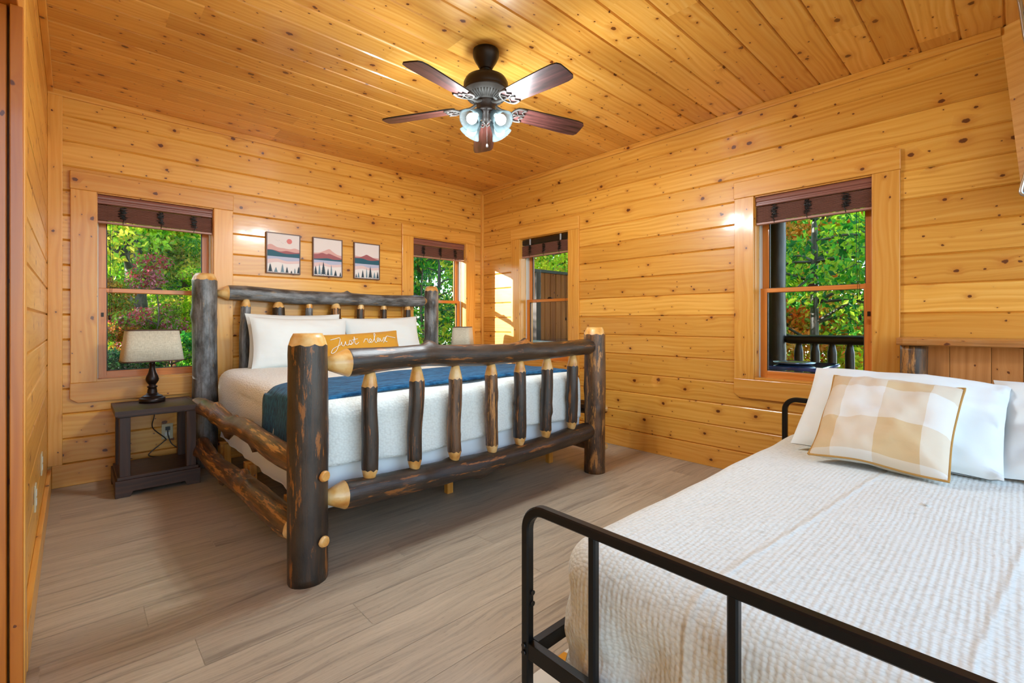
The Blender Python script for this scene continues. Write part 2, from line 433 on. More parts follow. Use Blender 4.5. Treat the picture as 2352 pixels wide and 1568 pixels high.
# ceiling planks run along x
mb = MB(); y = .047-.167*5; rnd = random.Random(3)
while y < YB+.01:
    y0, y1 = y, y+.167; x = -2.+rnd.random()*-2.
    while x < XR:
        x2 = x+rnd.uniform(2.2, 4.2); bid = rnd.random()*60
        a, b = max(x, -1.9), min(x2, XR+.02); e1 = min(y1, YB+.02)
        if b > a:
            g = .0075
            def cf(p, dz0, r, dz1): mb.face([(a, r, ZC+dz1), (b, r, ZC+dz1), (b, p, ZC+dz0), (a, p, ZC+dz0)], [(a, r), (b, r), (b, p), (a, p)], bid)
            cf(y0, .010, y0+g, 0); cf(y0+g, 0, e1-g, 0); cf(e1-g, 0, e1, .010)
        x = x2
    y += .167
mb.box(-1.9, XR+.19, -.78, YB+.19, ZC+.011, ZC+.15)
tag(mb.build('ceiling', PINE_C), 'knotty pine tongue and groove plank ceiling', kind='structure')
# floor planks run along x
mb = MB(); y = -2.; rnd = random.Random(8); W = .18
while y < YB:
    x = -2.-rnd.random()*1.2
    while x < XR:
        x2 = x+1.22; a, b = max(x, -1.9), min(x2, XR); bid = rnd.random()*90
        if b > a:
            g = .0012; e = min(y+W, YB)
            mb.face([(a+g, y+g, 0), (b-g, y+g, 0), (b-g, e-g, 0), (a+g, e-g, 0)], [(a, y), (b, y), (b, e), (a, e)], bid)
        x = x2
    y += W
mb.box(-1.9, XR+.19, -2., YB+.19, -.2, -.0008)
tag(mb.build('floor', FLOOR), 'grey brown wood look plank floor', kind='structure')
# trims
def trim(name, box, grain, mat=PINE_T, label=None, bev=.003):
    mb = MB(); mb.box(*box, grain=grain); o = mb.build(name, mat, bevel=bev); return tag(o, label, kind='structure')
trim('trim_1', (XL, XR, YB-.02, YB, ZC-.042, ZC), 0, label='pine crown strip above the back wall')
trim('trim_2', (XR-.02, XR, .06, YB-.02, ZC-.042, ZC), 1, label='pine crown strip above the right wall')
trim('trim_3', (XL, XL+.03, 1.2, YB-.02, ZC-.03, ZC), 1, label='pine crown strip above the left wall')
trim('trim_4', (XL, XL+.072, YB-.02, YB, .15, ZC-.042), 2, label='vertical pine board in the left corner')
trim('trim_5', (XR-.032, XR, YB-.032, YB, .15, ZC-.042), 2, label='square pine corner strip between back and right walls')
trim('baseboard_back', (XL+.02, XR, YB-.016, YB, 0, .15), 0, label='pine baseboard under the back wall')
trim('baseboard_right', (XR-.016, XR, -.6, YB-.016, 0, .15), 1, label='pine baseboard under the right wall')
trim('baseboard_left', (XL, XL+.02, 2.13, YB, 0, .13), 1, label='pale pine baseboard along the left wall')
# doorway at the left edge
mb = MB(); mb.box(XL, XL+.018, 2.06, 2.13, 0, 2.16, 2); d = empty('door_1', (XL, 2.1, 0), 'orange brown door frame edge at the far left foreground', kind='structure')
mb.build('door_casing', PINE_T, d, bevel=.003)
mb = MB(); mb.box(XL-.013, XL+.015, 2.035, 2.06, 0, 2.05, 2); mb.build('door_stop', DOORW, d, bevel=.002)
mb = MB(); mb.box(XL-.19, XL-.02, 2.05, 2.12, 0, 2.05, 2); mb.build('door_jamb', DOORW, d, bevel=.003)
mb = MB(); mb.box(XL-.19, XL+.005, 1.0, 2.12, 2.05, 2.30, 1); mb.build('door_header', DOORW, d, bevel=.003)
mb = MB(); mb.box(-1.95, -1.9, -2., 2.3, 0, ZC); mb.box(-1.95, XL-.19, 2.2, 2.3, 0, ZC)  # unseen walls added to keep the sun out of the left door opening
tag(mb.build('wall_hallway_sunblock', PINE), 'unseen hallway wall added to block sun through the left doorway', kind='structure')
# canted wall piece at the upper right
mb = MB()
A, B = Vector((3.576, .062, 2.65)), Vector((3.576, -.012, 1.79)); D = Vector((-.53, -.85, 0))*.28
n = 6
for i in range(n):
    t0, t1 = i/n, (i+1)/n; a0 = A.lerp(B, t0); a1 = A.lerp(B, t1); bid = 3.3*i+1
    k0, k1 = .012, .0
    mb.face([a1, a1+D, a0+D, a0], [(0, -t1*.86), (.45, -t1*.86), (.45, -t0*.86), (0, -t0*.86)], bid)
back = Vector((.6, -.35, 0))
mb.face([A, A+D, A+D+back, A+back], None, 2); mb.face([B+D, B, B+back, B+D+back], None, 2); mb.face([A+D, B+D, B+D+back, A+D+back], None, 2)
tag(mb.build('wall_right_return', PINE), 'slanted knotty pine wall piece at the upper right edge', kind='structure')

# ------------------------------------------------------------------ windows
def window(idx, P, s0, s1, left_first, label):
    """s0<s1 opening along the wall, P maps (s, outward depth, z)"""
    base = P((s0+s1)/2, 0, 0); w = empty('window_%d' % idx, base, label, kind='structure')
    gr = 0 if P(1, 0, 0)[0] != P(0, 0, 0)[0] else 1
    def bx(mb, a, b, d0, d1, z0, z1, grain):
        p, q_ = P(a, d0, z0), P(b, d1, z1)
        mb.box(p[0], q_[0], p[1], q_[1], z0, z1, gr if grain == 's' else 2)
    def part(name, lst, mat, bev=.002, parent=w):
        mb = MB()
        for l in lst: bx(mb, *l)
        return mb.build(name, mat, parent, bevel=bev)
    ol, orr = s0-.137, s1+.137
    part('top_casing', [(ol, orr, -.024, 0, 2.003, 2.125, 's')], PINE_T, .004)
    part('side_casing', [(ol+.003, s0, -.02, 0, .69, 2.003, 'z')], PINE_T, .003)
    part('side_casing', [(s1, orr-.003, -.02, 0, .69, 2.003, 'z')], PINE_T, .003)
    # bottom casing with clipped corners
    mb = MB(); pr = [(ol, .69), (ol, .585), (ol+.04, .555), (orr-.04, .555), (orr, .585), (orr, .69)]
    F = [P(a, -.022, z) for a, z in pr]; Bk = [P(a, 0, z) for a, z in pr]
    uv = [(a, z) for a, z in pr]
    mb.face(F, uv, 4.+idx); mb.face(Bk[::-1], uv[::-1], 4.)
    for i in range(6):
        j = (i+1) % 6; mb.face([F[i], Bk[i], Bk[j], F[j]], [(uv[i][0], uv[i][1]), (uv[i][0], uv[i][1]+.02), (uv[j][0], uv[j][1]+.02), uv[j]], 4.)
    mb.build('bottom_casing', PINE_T, w, bevel=.003)
    part('jamb_liner', [(s0-.002, s0+.004, -.002, .18, .70, 2.0, 'z'), (s1-.004, s1+.002, -.002, .18, .70, 2.0, 'z'), (s0-.002, s1+.002, -.002, .18, 1.996, 2.003, 's'), (s0-.002, s1+.002, -.004, .18, .697, .704, 's')], PINE_T, 0)
    part('vinyl_track', [(s0+.003, s0+.011, .075, .165, .70, 2.0, 'z'), (s1-.011, s1-.003, .075, .165, .70, 2.0, 'z')], WHITEP, .001)
    a, b = s0+.01, s1-.01; st = .045
    def sash(name, d0, d1, z0, z1, bot, top):
        o = part(name, [(a, a+st, d0, d1, z0, z1, 'z'), (b-st, b, d0, d1, z0, z1, 'z'), (a+st, b-st, d0, d1, z0, z0+bot, 's'), (a+st, b-st, d0, d1, z1-top, z1, 's')], SASH, .003)
        g = MB(); dm = (d0+d1)/2; bx(g, a+st-.005, b-st+.005, dm-.002, dm+.002, z0+bot-.005, z1-top+.005, 's'); g.build('glass_pane', GLASS, o)
        s = MB()
        for l in ((a+st-.001, a+st+.006, dm-.012, dm-.003, z0+bot, z1-top, 'z'), (b-st-.006, b-st+.001, dm-.012, dm-.003, z0+bot, z1-top, 'z'), (a+st, b-st, dm-.012, dm-.003, z0+bot-.001, z0+bot+.005, 's')): bx(s, *l)
        s.build('glazing_strip', SEAL, o)
        return o
    sash('lower_sash', .085, .12, .70, 1.345, .053, .03)
    sash('upper_sash', .125, .16, 1.315, 2.0, .03, .05)
    m = (s0+s1)/2
    part('sash_lock', [(m-.03, m+.03, .09, .118, 1.345, 1.356, 's'), (m-.01, m+.025, .094, .11, 1.356, 1.364, 's')], BRONZE, .002)
    part('tilt_latch', [(a+.015, a+.03, .08, .086, 1.14, 1.17, 'z')], BRONZE, .001)
    return w
window(1, Pb, .119, .815, True, 'double hung window over the left nightstand, autumn trees outside')
window(2, Pb, 2.626, 3.317, True, 'double hung window in back wall beside the room corner')
window(3, Pr, 3.016, 3.702, False, 'narrow window on the right wall nearest the corner, fence outside')
window(4, Pr, .606, 1.288, False, 'large window on right wall looking onto porch railing')

def blind(P, s0, s1, label, valance=True, loops=(.2, .52, .82), zb=1.80):
    base = P((s0+s1)/2, .03, 1.8); w = empty('woven_blind', base, label, 'blind', 'rolled up woven blinds in the windows')
    gr = P(1, 0, 0)[0] != P(0, 0, 0)[0]
    def bx(mb, a, b, d0, d1, z0, z1):
        p, q_ = P(a, d0, z0), P(b, d1, z1); mb.box(p[0], q_[0], p[1], q_[1], z0, z1, 0 if gr else 1)
    a, b = s0+.004, s1-.006
    if valance:
        prof = [(.01, 1.93), (.006, 1.935), (.006, 1.945), (.012, 1.95), (.012, 1.958), (.004, 1.965), (.002, 1.975), (.004, 1.985), (.012, 1.994), (.03, 1.996), (.03, 1.93)]
        mb = MB(); n = len(prof)
        L = [P(a, d, z) for d, z in prof]; R = [P(b, d, z) for d, z in prof]
        for i in range(n):
            j = (i+1) % n; mb.face([L[i], R[i], R[j], L[j]], None, 0, 0)
        mb.face(L, None); mb.face(R[::-1], None); mb.build('valance', VAL, w)
    else:
        mb = MB(); bx(mb, a, b, .02, .06, 1.935, 1.985); mb.build('head_rail', BLKPL, w, bevel=.003)
        for t in (.18, .82):
            mb = MB(); c = a+(b-a)*t; bx(mb, c-.008, c+.008, .014, .022, 1.93, 1.992); mb.build('rail_clip', simple('clip', rgb('#b8b8b8'), .3), w, bevel=.001)
    mb = MB()  # stack of folded bamboo, several layers
    for k in range(5):
        z0 = 1.815+.006*k; bx(mb, a, b, .018+.008*k, .022+.008*k, z0, 1.925-.008*(k % 2))
    mb.build('bamboo_stack', BAMBOO, w)
    mb = MB(); bx(mb, a, b, .012, .05, 1.797, 1.812); mb.build('bottom_rail', VALP, w, bevel=.003)
    for t in loops:
        mb = MB(); c = a+(b-a)*t; rn = random.Random(int(t*100)); pts = []
        for i in range(46):
            f = i/45; pts.append(P(c+.02*math.sin(i*2.3)+rn.uniform(-.008, .008), .012+rn.uniform(-.004, .003), 1.92-.085*f+rn.uniform(-.006, .006)))
        pts.append(P(c, .012, 1.80)); mb.tube(catmull(pts, 2), .0022, 5); mb.build('lift_cord', BLKPL, w)
    mb = MB()
    for e in (.02, .032): mb.tube([P(a+.05+e, .03, 1.93), P(a+.05+e, .032, 1.5), P(a+.05+e*.7, .034, 1.15-e)], .0012, 5)
    mb.lathe([(.001, 0), (.006, -.005), (.007, -.03), (.001, -.033)], P(a+.064, .034, 1.15), 8); mb.build('pull_cord', BRONZE, w)
    return w
blind(Pb, .119, .815, 'dark reddish brown bamboo blind rolled up over left nightstand window')
blind(Pb, 2.626, 3.317, 'bamboo blind rolled up at the back wall window beside the corner')
blind(Pr, 3.016, 3.702, 'rolled bamboo blind with exposed black head rail on narrow right wall window', False)
blind(Pr, .606, 1.288, 'wide brown bamboo blind with tangled cords above the porch window')

# ------------------------------------------------------------------ outlets
def outlet(P, s, z, label, plug=False):
    o = empty('wall_outlet', P(s, 0, z), label, 'outlet')
    mb = MB(); a = P(s-.035, -.006, z-.0575); b = P(s+.035, 0, z+.0575); mb.box(a[0], b[0], a[1], b[1], a[2], b[2]); mb.build('cover_plate', ALMOND, o, bevel=.002)
    for dz in (.02, -.02):
        mb = MB(); a = P(s-.016, -.008, z+dz-.014); b = P(s+.016, -.005, z+dz+.014); mb.box(a[0], b[0], a[1], b[1], a[2], b[2]); mb.build('socket', WHITEP, o, bevel=.003)
    return o
outlet(Pb, .517, .283, 'almond wall outlet with black plug behind left nightstand')
outlet(Pl, 3.5, .36, 'outlet low on left wall, farther one by the corner')
outlet(Pl, 2.94, .335, 'outlet low on left wall, nearer one above baseboard')
mb = MB(); mb.box(.503, .531, 4.325, 4.355, .295, .318)
mb.tube(catmull([(.517, 4.335, .297), (.518, 4.325, .26), (.535, 4.31, .2), (.57, 4.30, .165), (.63, 4.30, .15)], 6), .0035, 8)
tag(mb.build('power_cord', BLKPL), 'black cord and plug hanging from the outlet toward the bed', 'cord')
mb = MB(); mb.tube(catmull([(.43, 4.31, .505), (.435, 4.315, .42), (.425, 4.32, .33), (.50, 4.32, .24), (.49, 4.32, .215), (.41, 4.315, .15), (.41, 4.31, .125), (.47, 4.28, .118)], 6), .0035, 8)
tag(mb.build('lamp_cord', BLKPL), 'black lamp cord dangling under the left nightstand top', 'cord')

# ------------------------------------------------------------------ logs
def log(name, path, rad, parent=None, seg=20, taper=(0, 0), tip=.022, bumps=(), mats=(BARK, CUT), rough=.05, facet=False, stretch=5, step=None, seed=0, label=None, bend=0.):
    pts = [tuple(p)+(r,) for p, r in zip(path, rad)] if isinstance(rad, (list, tuple)) else [tuple(p)+(rad,) for p in path]
    if len(pts) == 2:
        a, b = pts; rn = random.Random(seed+5)
        mid = lambda t: tuple(a[i]+(b[i]-a[i])*t+(rn.uniform(-bend, bend) if i < 3 else rn.uniform(-.04, .04)*a[3]) for i in range(4))
        pts = [a, mid(.33), mid(.66), b]
    dn = catmull(pts, 10)
    P = [Vector(p[:3]) for p in dn]; R = [p[3] for p in dn]
    L = [0.]
    for i in range(1, len(P)): L.append(L[-1]+(P[i]-P[i-1]).length)
    T = L[-1]
    # resample including taper rings
    ss = sorted({round(T*i/ max(8, int(T/.03)), 5) for i in range(max(8, int(T/.03))+1)})
    if taper[0]: ss = [0, taper[0]*.5, taper[0]-.001, taper[0]]+[s for s in ss if s > taper[0]+.006]
    if taper[1]: ss = [s for s in ss if s < T-taper[1]-.006]+[T-taper[1], T-taper[1]+.001, T-taper[1]*.5, T]
    def at(s):
        for i in range(1, len(L)):
            if L[i] >= s-1e-9:
                f = (s-L[i-1])/max(L[i]-L[i-1], 1e-9); return P[i-1].lerp(P[i], f), R[i-1]+(R[i]-R[i-1])*f
        return P[-1], R[-1]
    rows = []; nrm = (P[1]-P[0]).normalized().orthogonal()
    if abs((P[-1]-P[0]).normalized().z) < .5: nrm = Vector((0, 0, 1))
    else: nrm = Vector((0, -1, 0))
    mat = []
    for s in ss:
        c, r = at(s); c2, _ = at(min(s+.02, T)); c1, _ = at(max(s-.02, 0)); t = (c2-c1).normalized()
        nrm = (nrm-t*nrm.dot(t)).normalized(); bi = t.cross(nrm)
        k = 1.; edge = 0
        if taper[0] and s < taper[0]: k = tip/r+(1-tip/r)*(s/taper[0])
        if taper[1] and s > T-taper[1]: k = tip/r+(1-tip/r)*((T-s)/taper[1])
        row = []
        for j in range(seg):
            a = 2*PI*j/seg
            dirv = nrm*math.cos(a)+bi*math.sin(a)
            nn = noise.noise(Vector((s*stretch+seed*7.3, math.cos(a)*1.3, math.sin(a)*1.3)))*rough*2.0+noise.noise(Vector((s*16+seed, math.cos(a)*3, math.sin(a)*3)))*rough*.7
            rr = r*k*(1+nn*(1 if k > .95 else .25))
            for (bs, ba, bh, bw) in bumps:
                da = math.atan2(math.sin(a-ba), math.cos(a-ba))*r; q = ((s-bs)**2+da*da)/(bw*bw)
                rr += bh*math.exp(-q)
            sh = 0.
            if facet:  # wavy hewn boundary
                if taper[1] and abs(s-(T-taper[1])) < .003: sh = -.010*abs(math.sin(a*4))
                if taper[0] and abs(s-taper[0]) < .003: sh = .010*abs(math.sin(a*4))
            row.append(c+dirv*rr+t*sh)
        rows.append(row)
    mb = MB()
    def mt(i, j):
        sm = (ss[i]+ss[i+1])/2
        return 1 if (taper[0] and sm < taper[0]-.0008) or (taper[1] and sm > T-taper[1]+.0008) else 0
    n0 = mb.grid(rows, lambda i, j: (ss[i], 2*PI*j/seg), mt, True, True)
    mb.fan([n0+k for k in range(seg)][::-1], 1); mb.fan([n0+(len(ss)-1)*seg+k for k in range(seg)], 1)
    o = mb.build(name, list(mats), parent)
    if label: o['label'] = label
    return o
def knob(bm_parent, name, c, d, r, h, mats=CUT, seed=1):
    c = Vector(c); d = Vector(d).normalized()
    return log(name, [c, c+d*h*.5, c+d*h], [r, r, r*.8], bm_parent, seg=12, rough=.06, mats=(mats, mats), seed=seed)

bed = empty('log_bed', (1.78, 3.15, 0), 'rustic log bed frame with peeled bark posts, rails and spindles', 'bed')
FL = (.739, 2.083); FR = (2.821, 2.132)
def post(x, y, r, h, m, seed, bumps=(), base=0.):
    return log('post', [(x, y, 0), (x, y, h)], r, bed, 26, (.0, .045), r*.72, bumps, (m, CUT), .03, True, 2.2, seed=seed)
post(*FL, .081, 1.056, BARK, 1)
post(*FR, .078, 1.064, BARK_B, 2, [(.46, -.6, .012, .02), (.99, 1.2, .016, .02), (.2, 2.4, .008, .03), (.62, -2.8, .01, .03)])
post(.74, 4.268, .084, 1.475, BARK_G, 3, [(1.1, 2.0, .010, .04), (1.15, -1.6, .012, .04)])
post(2.80, 4.27, .074, 1.48, BARK_G, 4, [(1.30, -.3, .03, .03)])
for (x, y, z) in ((.776, 2.004, .452), (.774, 2.004, .176), (2.895, 2.10, .458), (2.893, 2.10, .179)):
    rt = x > 2
    knob(bed, 'peg', (x, y, z), (.8, -.6, 0) if rt else (.35, -1, 0), .024, .022 if rt else .016)
log('footboard_rail', [(.80, 2.084, .922), (.93, 2.087, .917), (1.108, 2.092, .925), (1.346, 2.097, .932), (1.539, 2.102, .921), (1.837, 2.109, .913), (2.137, 2.116, .916), (2.45, 2.122, .918), (2.746, 2.13, .925), (2.80, 2.131, .925)], [.06, .064, .058, .058, .061, .061, .056, .055, .053, .05], bed, 24, (.115, .045), .022,
    [(.56, .0, .035, .022), (.50, 1.5, .02, .05), (.52, -2.0, .02, .03), (.80, -1.3, .012, .025), (1.28, .1, .028, .022), (1.24, .3, .012, .06), (1.5, 1.9, .01, .03)], rough=.045, seed=5, stretch=3)
log('footboard_rail', [(.80, 2.084, .331), (.9, 2.087, .322), (1.267, 2.095, .303), (1.539, 2.102, .294), (1.872, 2.11, .289), (2.3, 2.12, .297), (2.653, 2.128, .311), (2.79, 2.131, .318)], [.058, .064, .060, .061, .057, .058, .062, .05], bed, 24, (.10, .05), .022,
    [(.72, -.5, .014, .035), (.5, 1.2, .012, .03), (.9, 3.0, .02, .06)], rough=.05, seed=6, stretch=3)
sp = [((1.03, 2.09, .88), (1.024, 2.09, .345)), ((1.285, 2.096, .885), (1.275, 2.096, .340)), ((1.533, 2.102, .875), (1.53, 2.102, .335)), ((1.795, 2.108, .875), (1.805, 2.108, .320)), ((2.035, 2.113, .875), (2.031, 2.113, .325)), ((2.292, 2.12, .872), (2.275, 2.119, .330)), ((2.564, 2.126, .875), (2.544, 2.125, .345))]
sb = [(), (), [(.40, -1.4, .01, .015)], [(.32, 1.7, .014, .014), (.2, -1.4, .01, .02)], [(.28, -1.7, .014, .02), (.27, 1.7, .012, .012), (.36, 1.6, .012, .012)], [(.35, -.5, .012, .02), (.07, -1.7, .008, .02)], [(.3, 1.8, .01, .03)]]
for i, (a, b) in enumerate(sp):
    m = (BARK, BARK, BARK_B, BARK_B, BARK, BARK, BARK)[i]
    log('spindle', [a, b], .0385, bed, 18, (.075, .058), .019, sb[i], (m, CUT), .05, True, 5, seed=20+i, bend=.006)
log('headboard_rail', [(.82, 4.27, 1.325), (.90, 4.27, 1.335), (1.135, 4.27, 1.334), (1.444, 4.27, 1.316), (1.821, 4.27, 1.318), (2.173, 4.27, 1.311), (2.6, 4.27, 1.318), (2.74, 4.27, 1.322)], [.05, .059, .058, .060, .056, .055, .060, .05], bed, 24, (.08, .05), .02,
    [(1.05, .1, .022, .025), (1.30, -1.6, .012, .03), (1.52, -1.4, .012, .03)], (BARK_G, CUT), .05, seed=9, stretch=3)
hx = [1.026, 1.27, 1.525, 1.763, 2.007, 2.243, 2.511]
for i, x in enumerate(hx):
    pth = [(x, 4.27, 1.29), (x, 4.27, .55)] if i else [(x, 4.26, 1.29), (x-.012, 4.25, 1.1), (x-.02, 4.25, .9), (x-.015, 4.26, .55)]
    m = (BARK_G, BARK, BARK_G, BARK_B, BARK, BARK, BARK)[i]
    log('spindle', pth, [.037]*len(pth) if i == 0 else (.042, .047, .033, .046, .033, .031, .033)[i], bed, 18, (.06, .05), .02, [(.16, -.3 if i == 1 else 2.5, .012, .02)] if i in (1, 3) else (), (m, CUT), .05, True, 5, seed=40+i, bend=.006 if i else 0)
log('headboard_rail', [(.8, 4.27, .56), (1.8, 4.27, .55), (2.76, 4.27, .56)], .055, bed, 18, (.06, .06), .02, (), (BARK, CUT), .05, seed=10)
# side rails of crooked branches
ul = [(.66, 4.05, .497), (.665, 3.8, .515), (.675, 3.527, .515), (.70, 3.30, .475), (.71, 3.10, .492), (.70, 2.952, .508), (.69, 2.624, .515), (.70, 2.289, .50), (.72, 2.12, .487)]
log('side_rail', ul, [.055, .056, .055, .053, .053, .052, .050, .050, .045], bed, 22, (0, 0), .02, [(.62, 1.5, .022, .03), (.50, -.3, .02, .025), (.75, 3.1, .045, .024), (.86, -.2, .022, .02), (.30, .4, .014, .03), (1.40, 3.0, .034, .018), (1.35, .5, .01, .04)], (BARK_B, CUT), .06, seed=12, stretch=3)
ll = [(.67, 3.95, .236), (.665, 3.80, .22), (.67, 3.55, .185), (.69, 3.409, .172), (.70, 3.25, .175), (.70, 3.044, .185), (.69, 2.85, .205), (.69, 2.6, .212), (.70, 2.35, .208), (.715, 2.2, .20), (.73, 2.11, .19)]
log('side_rail', ll, [.050, .053, .053, .054, .054, .055, .057, .059, .061, .060, .035], bed, 22, (0, .07), .03, [(.60, 2.8, .032, .02), (.42, -.2, .02, .03), (.78, 3.1, .03, .02), (.98, -.2, .03, .03), (1.2, .3, .02, .03), (.12, 2.0, .02, .03)], (BARK_B, CUT), .065, seed=13, stretch=3)
log('side_rail', [(2.86, 4.2, .46), (2.87, 3.4, .48), (2.87, 2.7, .45), (2.85, 2.2, .46)], .05, bed, 18, (0, 0), .02, [(1.75, 1.2, .04, .025)], (BARK_B, CUT), .06, seed=14)
log('side_rail', [(2.86, 4.2, .20), (2.87, 3.4, .19), (2.87, 2.7, .2), (2.85, 2.2, .19)], .05, bed, 18, (0, 0), .02, (), (BARK_B, CUT), .06, seed=15)
for y in (2.55, 3.33, 4.0):
    mb = MB(); mb.box(.79, 2.79, y-.02, y+.02, .14, .22, 0); mb.build('cross_slat', PINE_T, bed, bevel=.003)
    for x in (.83, 1.78, 2.74):
        mb = MB(); mb.box(x-.025, x+.02, y-.06, y-.021, 0, .21, 2); mb.build('support_leg', PINE_T, bed, bevel=.003)

# ------------------------------------------------------------------ soft bodies made of rings
def rrect(x0, x1, y0, y1, r, n=10, dens=.04):
    pts = []
    cs = [(x1-r, y1-r, 0), (x0+r, y1-r, 90), (x0+r, y0+r, 180), (x1-r, y0+r, 270)]
    for i, (cx, cy, a0) in enumerate(cs):
        for k in range(n+1):
            a = math.radians(a0+90*k/n); pts.append((cx+r*math.cos(a), cy+r*math.sin(a), math.cos(a), math.sin(a)))
        nx, ny, _ = cs[(i+1) % 4]; a = math.radians(a0+90)
        ex, ey = cx+r*math.cos(a), cy+r*math.sin(a); fx, fy = nx+r*math.cos(a), ny+r*math.sin(a)
        L = math.hypot(fx-ex, fy-ey); m = int(L/dens)
        for k in range(1, m):
            t = k/m; pts.append((ex+(fx-ex)*t, ey+(fy-ey)*t, math.cos(a), math.sin(a)))
    return pts
def softbody(name, x0, x1, y0, y1, ztop, zhem, mat, rc=.1, re=.07, crown=.02, flare=0., wav=0., wn=7., disp=None, hemw=0., parent=None, dens=.04, tn=14, under=False):
    pr = rrect(x0, x1, y0, y1, rc, dens=dens); cx, cy = (x0+x1)/2, (y0+y1)/2
    rows = []; hw = min(x1-x0, y1-y0)/2
    levels = []
    for i in range(tn): # top, scaled rings
        t = (i+.02)/tn; levels.append((-t, ztop+crown*(1-t*t), 0))
    for k in range(6): # round edge
        a = PI/2*(k+0)/5; levels.append((re*(1-math.sin(a)), ztop-re*(1-math.cos(a)), 0))
    H = ztop-re-zhem; m = 14
    for k in range(1, m+1): levels.append((0, ztop-re-H*k/m, k/m))
    for (ins, z, hang) in levels:
        row = []; L = 0; px = None
        for (x, y, nx, ny) in pr:
            if px: L += math.hypot(x-px[0], y-px[1])
            px = (x, y)
            # inset toward centre rectangle
            if ins < 0:
                xx = cx+(x-nx*re-cx)*-ins; yy = cy+(y-ny*re-cy)*-ins
            else: xx = x-nx*ins; yy = y-ny*ins
            o = flare*hang+wav*hang*(math.sin(L*wn)+.6*math.sin(L*wn*2.3+1))
            p = Vector((xx+nx*o, yy+ny*o, z+(hemw*math.sin(L*5+.7) if hang == 1 else hemw*hang*math.sin(L*5+.7))))
            if disp: p = disp(p, Vector((nx, ny, 0)), hang, L)
            row.append(p)
        rows.append(row)
    mb = MB(); n0 = mb.grid(rows, None, 0, True, True)
    k = len(pr); mb.fan([n0+i for i in range(k)], 0, True)
    if under: mb.fan([n0+(len(rows)-1)*k+i for i in range(k)][::-1])
    return mb.build(name, mat, parent)

def bdisp(p, n, h, L):
    q = noise.noise(p*2.2)*.012+noise.noise(p*6)*.004
    if h == 0: return p+Vector((0, 0, q))
    return p+n*(noise.noise(Vector((L*3, p.z*2.5, 3)))*.018*h+q*.6)
bs = softbody('box_spring', .81, 2.76, 2.19, 4.16, .46, .235, SHEET, .07, .03, 0, 0, .005, 14., under=True, disp=lambda p, n, h, L: p+n*noise.noise(Vector((L*4, p.z*9, 0)))*.014)
tag(bs, 'box spring in a loose white cover under the large bed coverlet', 'box spring')
cv = softbody('coverlet', .80, 2.765, 2.175, 4.17, .735, .425, COVER, .11, .085, .02, .012, .006, 5., bdisp, .014, under=False)
tag(cv, 'cream textured coverlet over the mattress of the log bed', 'bedspread')
md = cv.modifiers.new('t', 'SOLIDIFY'); md.thickness = .006; md.offset = -1
# blue throw: strip following the coverlet section
mb = MB(); prof = [(.785, .36), (.783, .44), (.786, .55), (.790, .65), (.800, .70), (.825, .732), (.87, .752), (1.0, .762), (1.4, .772), (1.8, .775), (2.2, .772), (2.6, .762), (2.70, .750), (2.745, .73), (2.768, .70), (2.776, .62), (2.78, .5), (2.785, .38)]
dp = catmull(prof, 5); rows = []
for i in range(23):
    t = i/22; row = []
    for j, (x, z) in enumerate(dp):
        y = 2.245+(2.92-2.245)*t+noise.noise(Vector((j*.09, 3, 0)))*.035*(1 if t < .5 else -1)
        e = .012*math.exp(-((min(t, 1-t))*22)**2)
        nn = noise.noise(Vector((x*5, y*5, z*5)))*.008
        row.append((x+(nn if z < .7 else 0)*(1 if x > 1.8 else -1)*-1, y, z+(nn-e if z > .7 else 0)))
    rows.append(row)
mb.grid(rows, None, 0, True); o = mb.build('throw_blanket', BLUE, solid=.012)
tag(o, 'dark blue plush throw folded across the foot of the log bed', 'blanket')

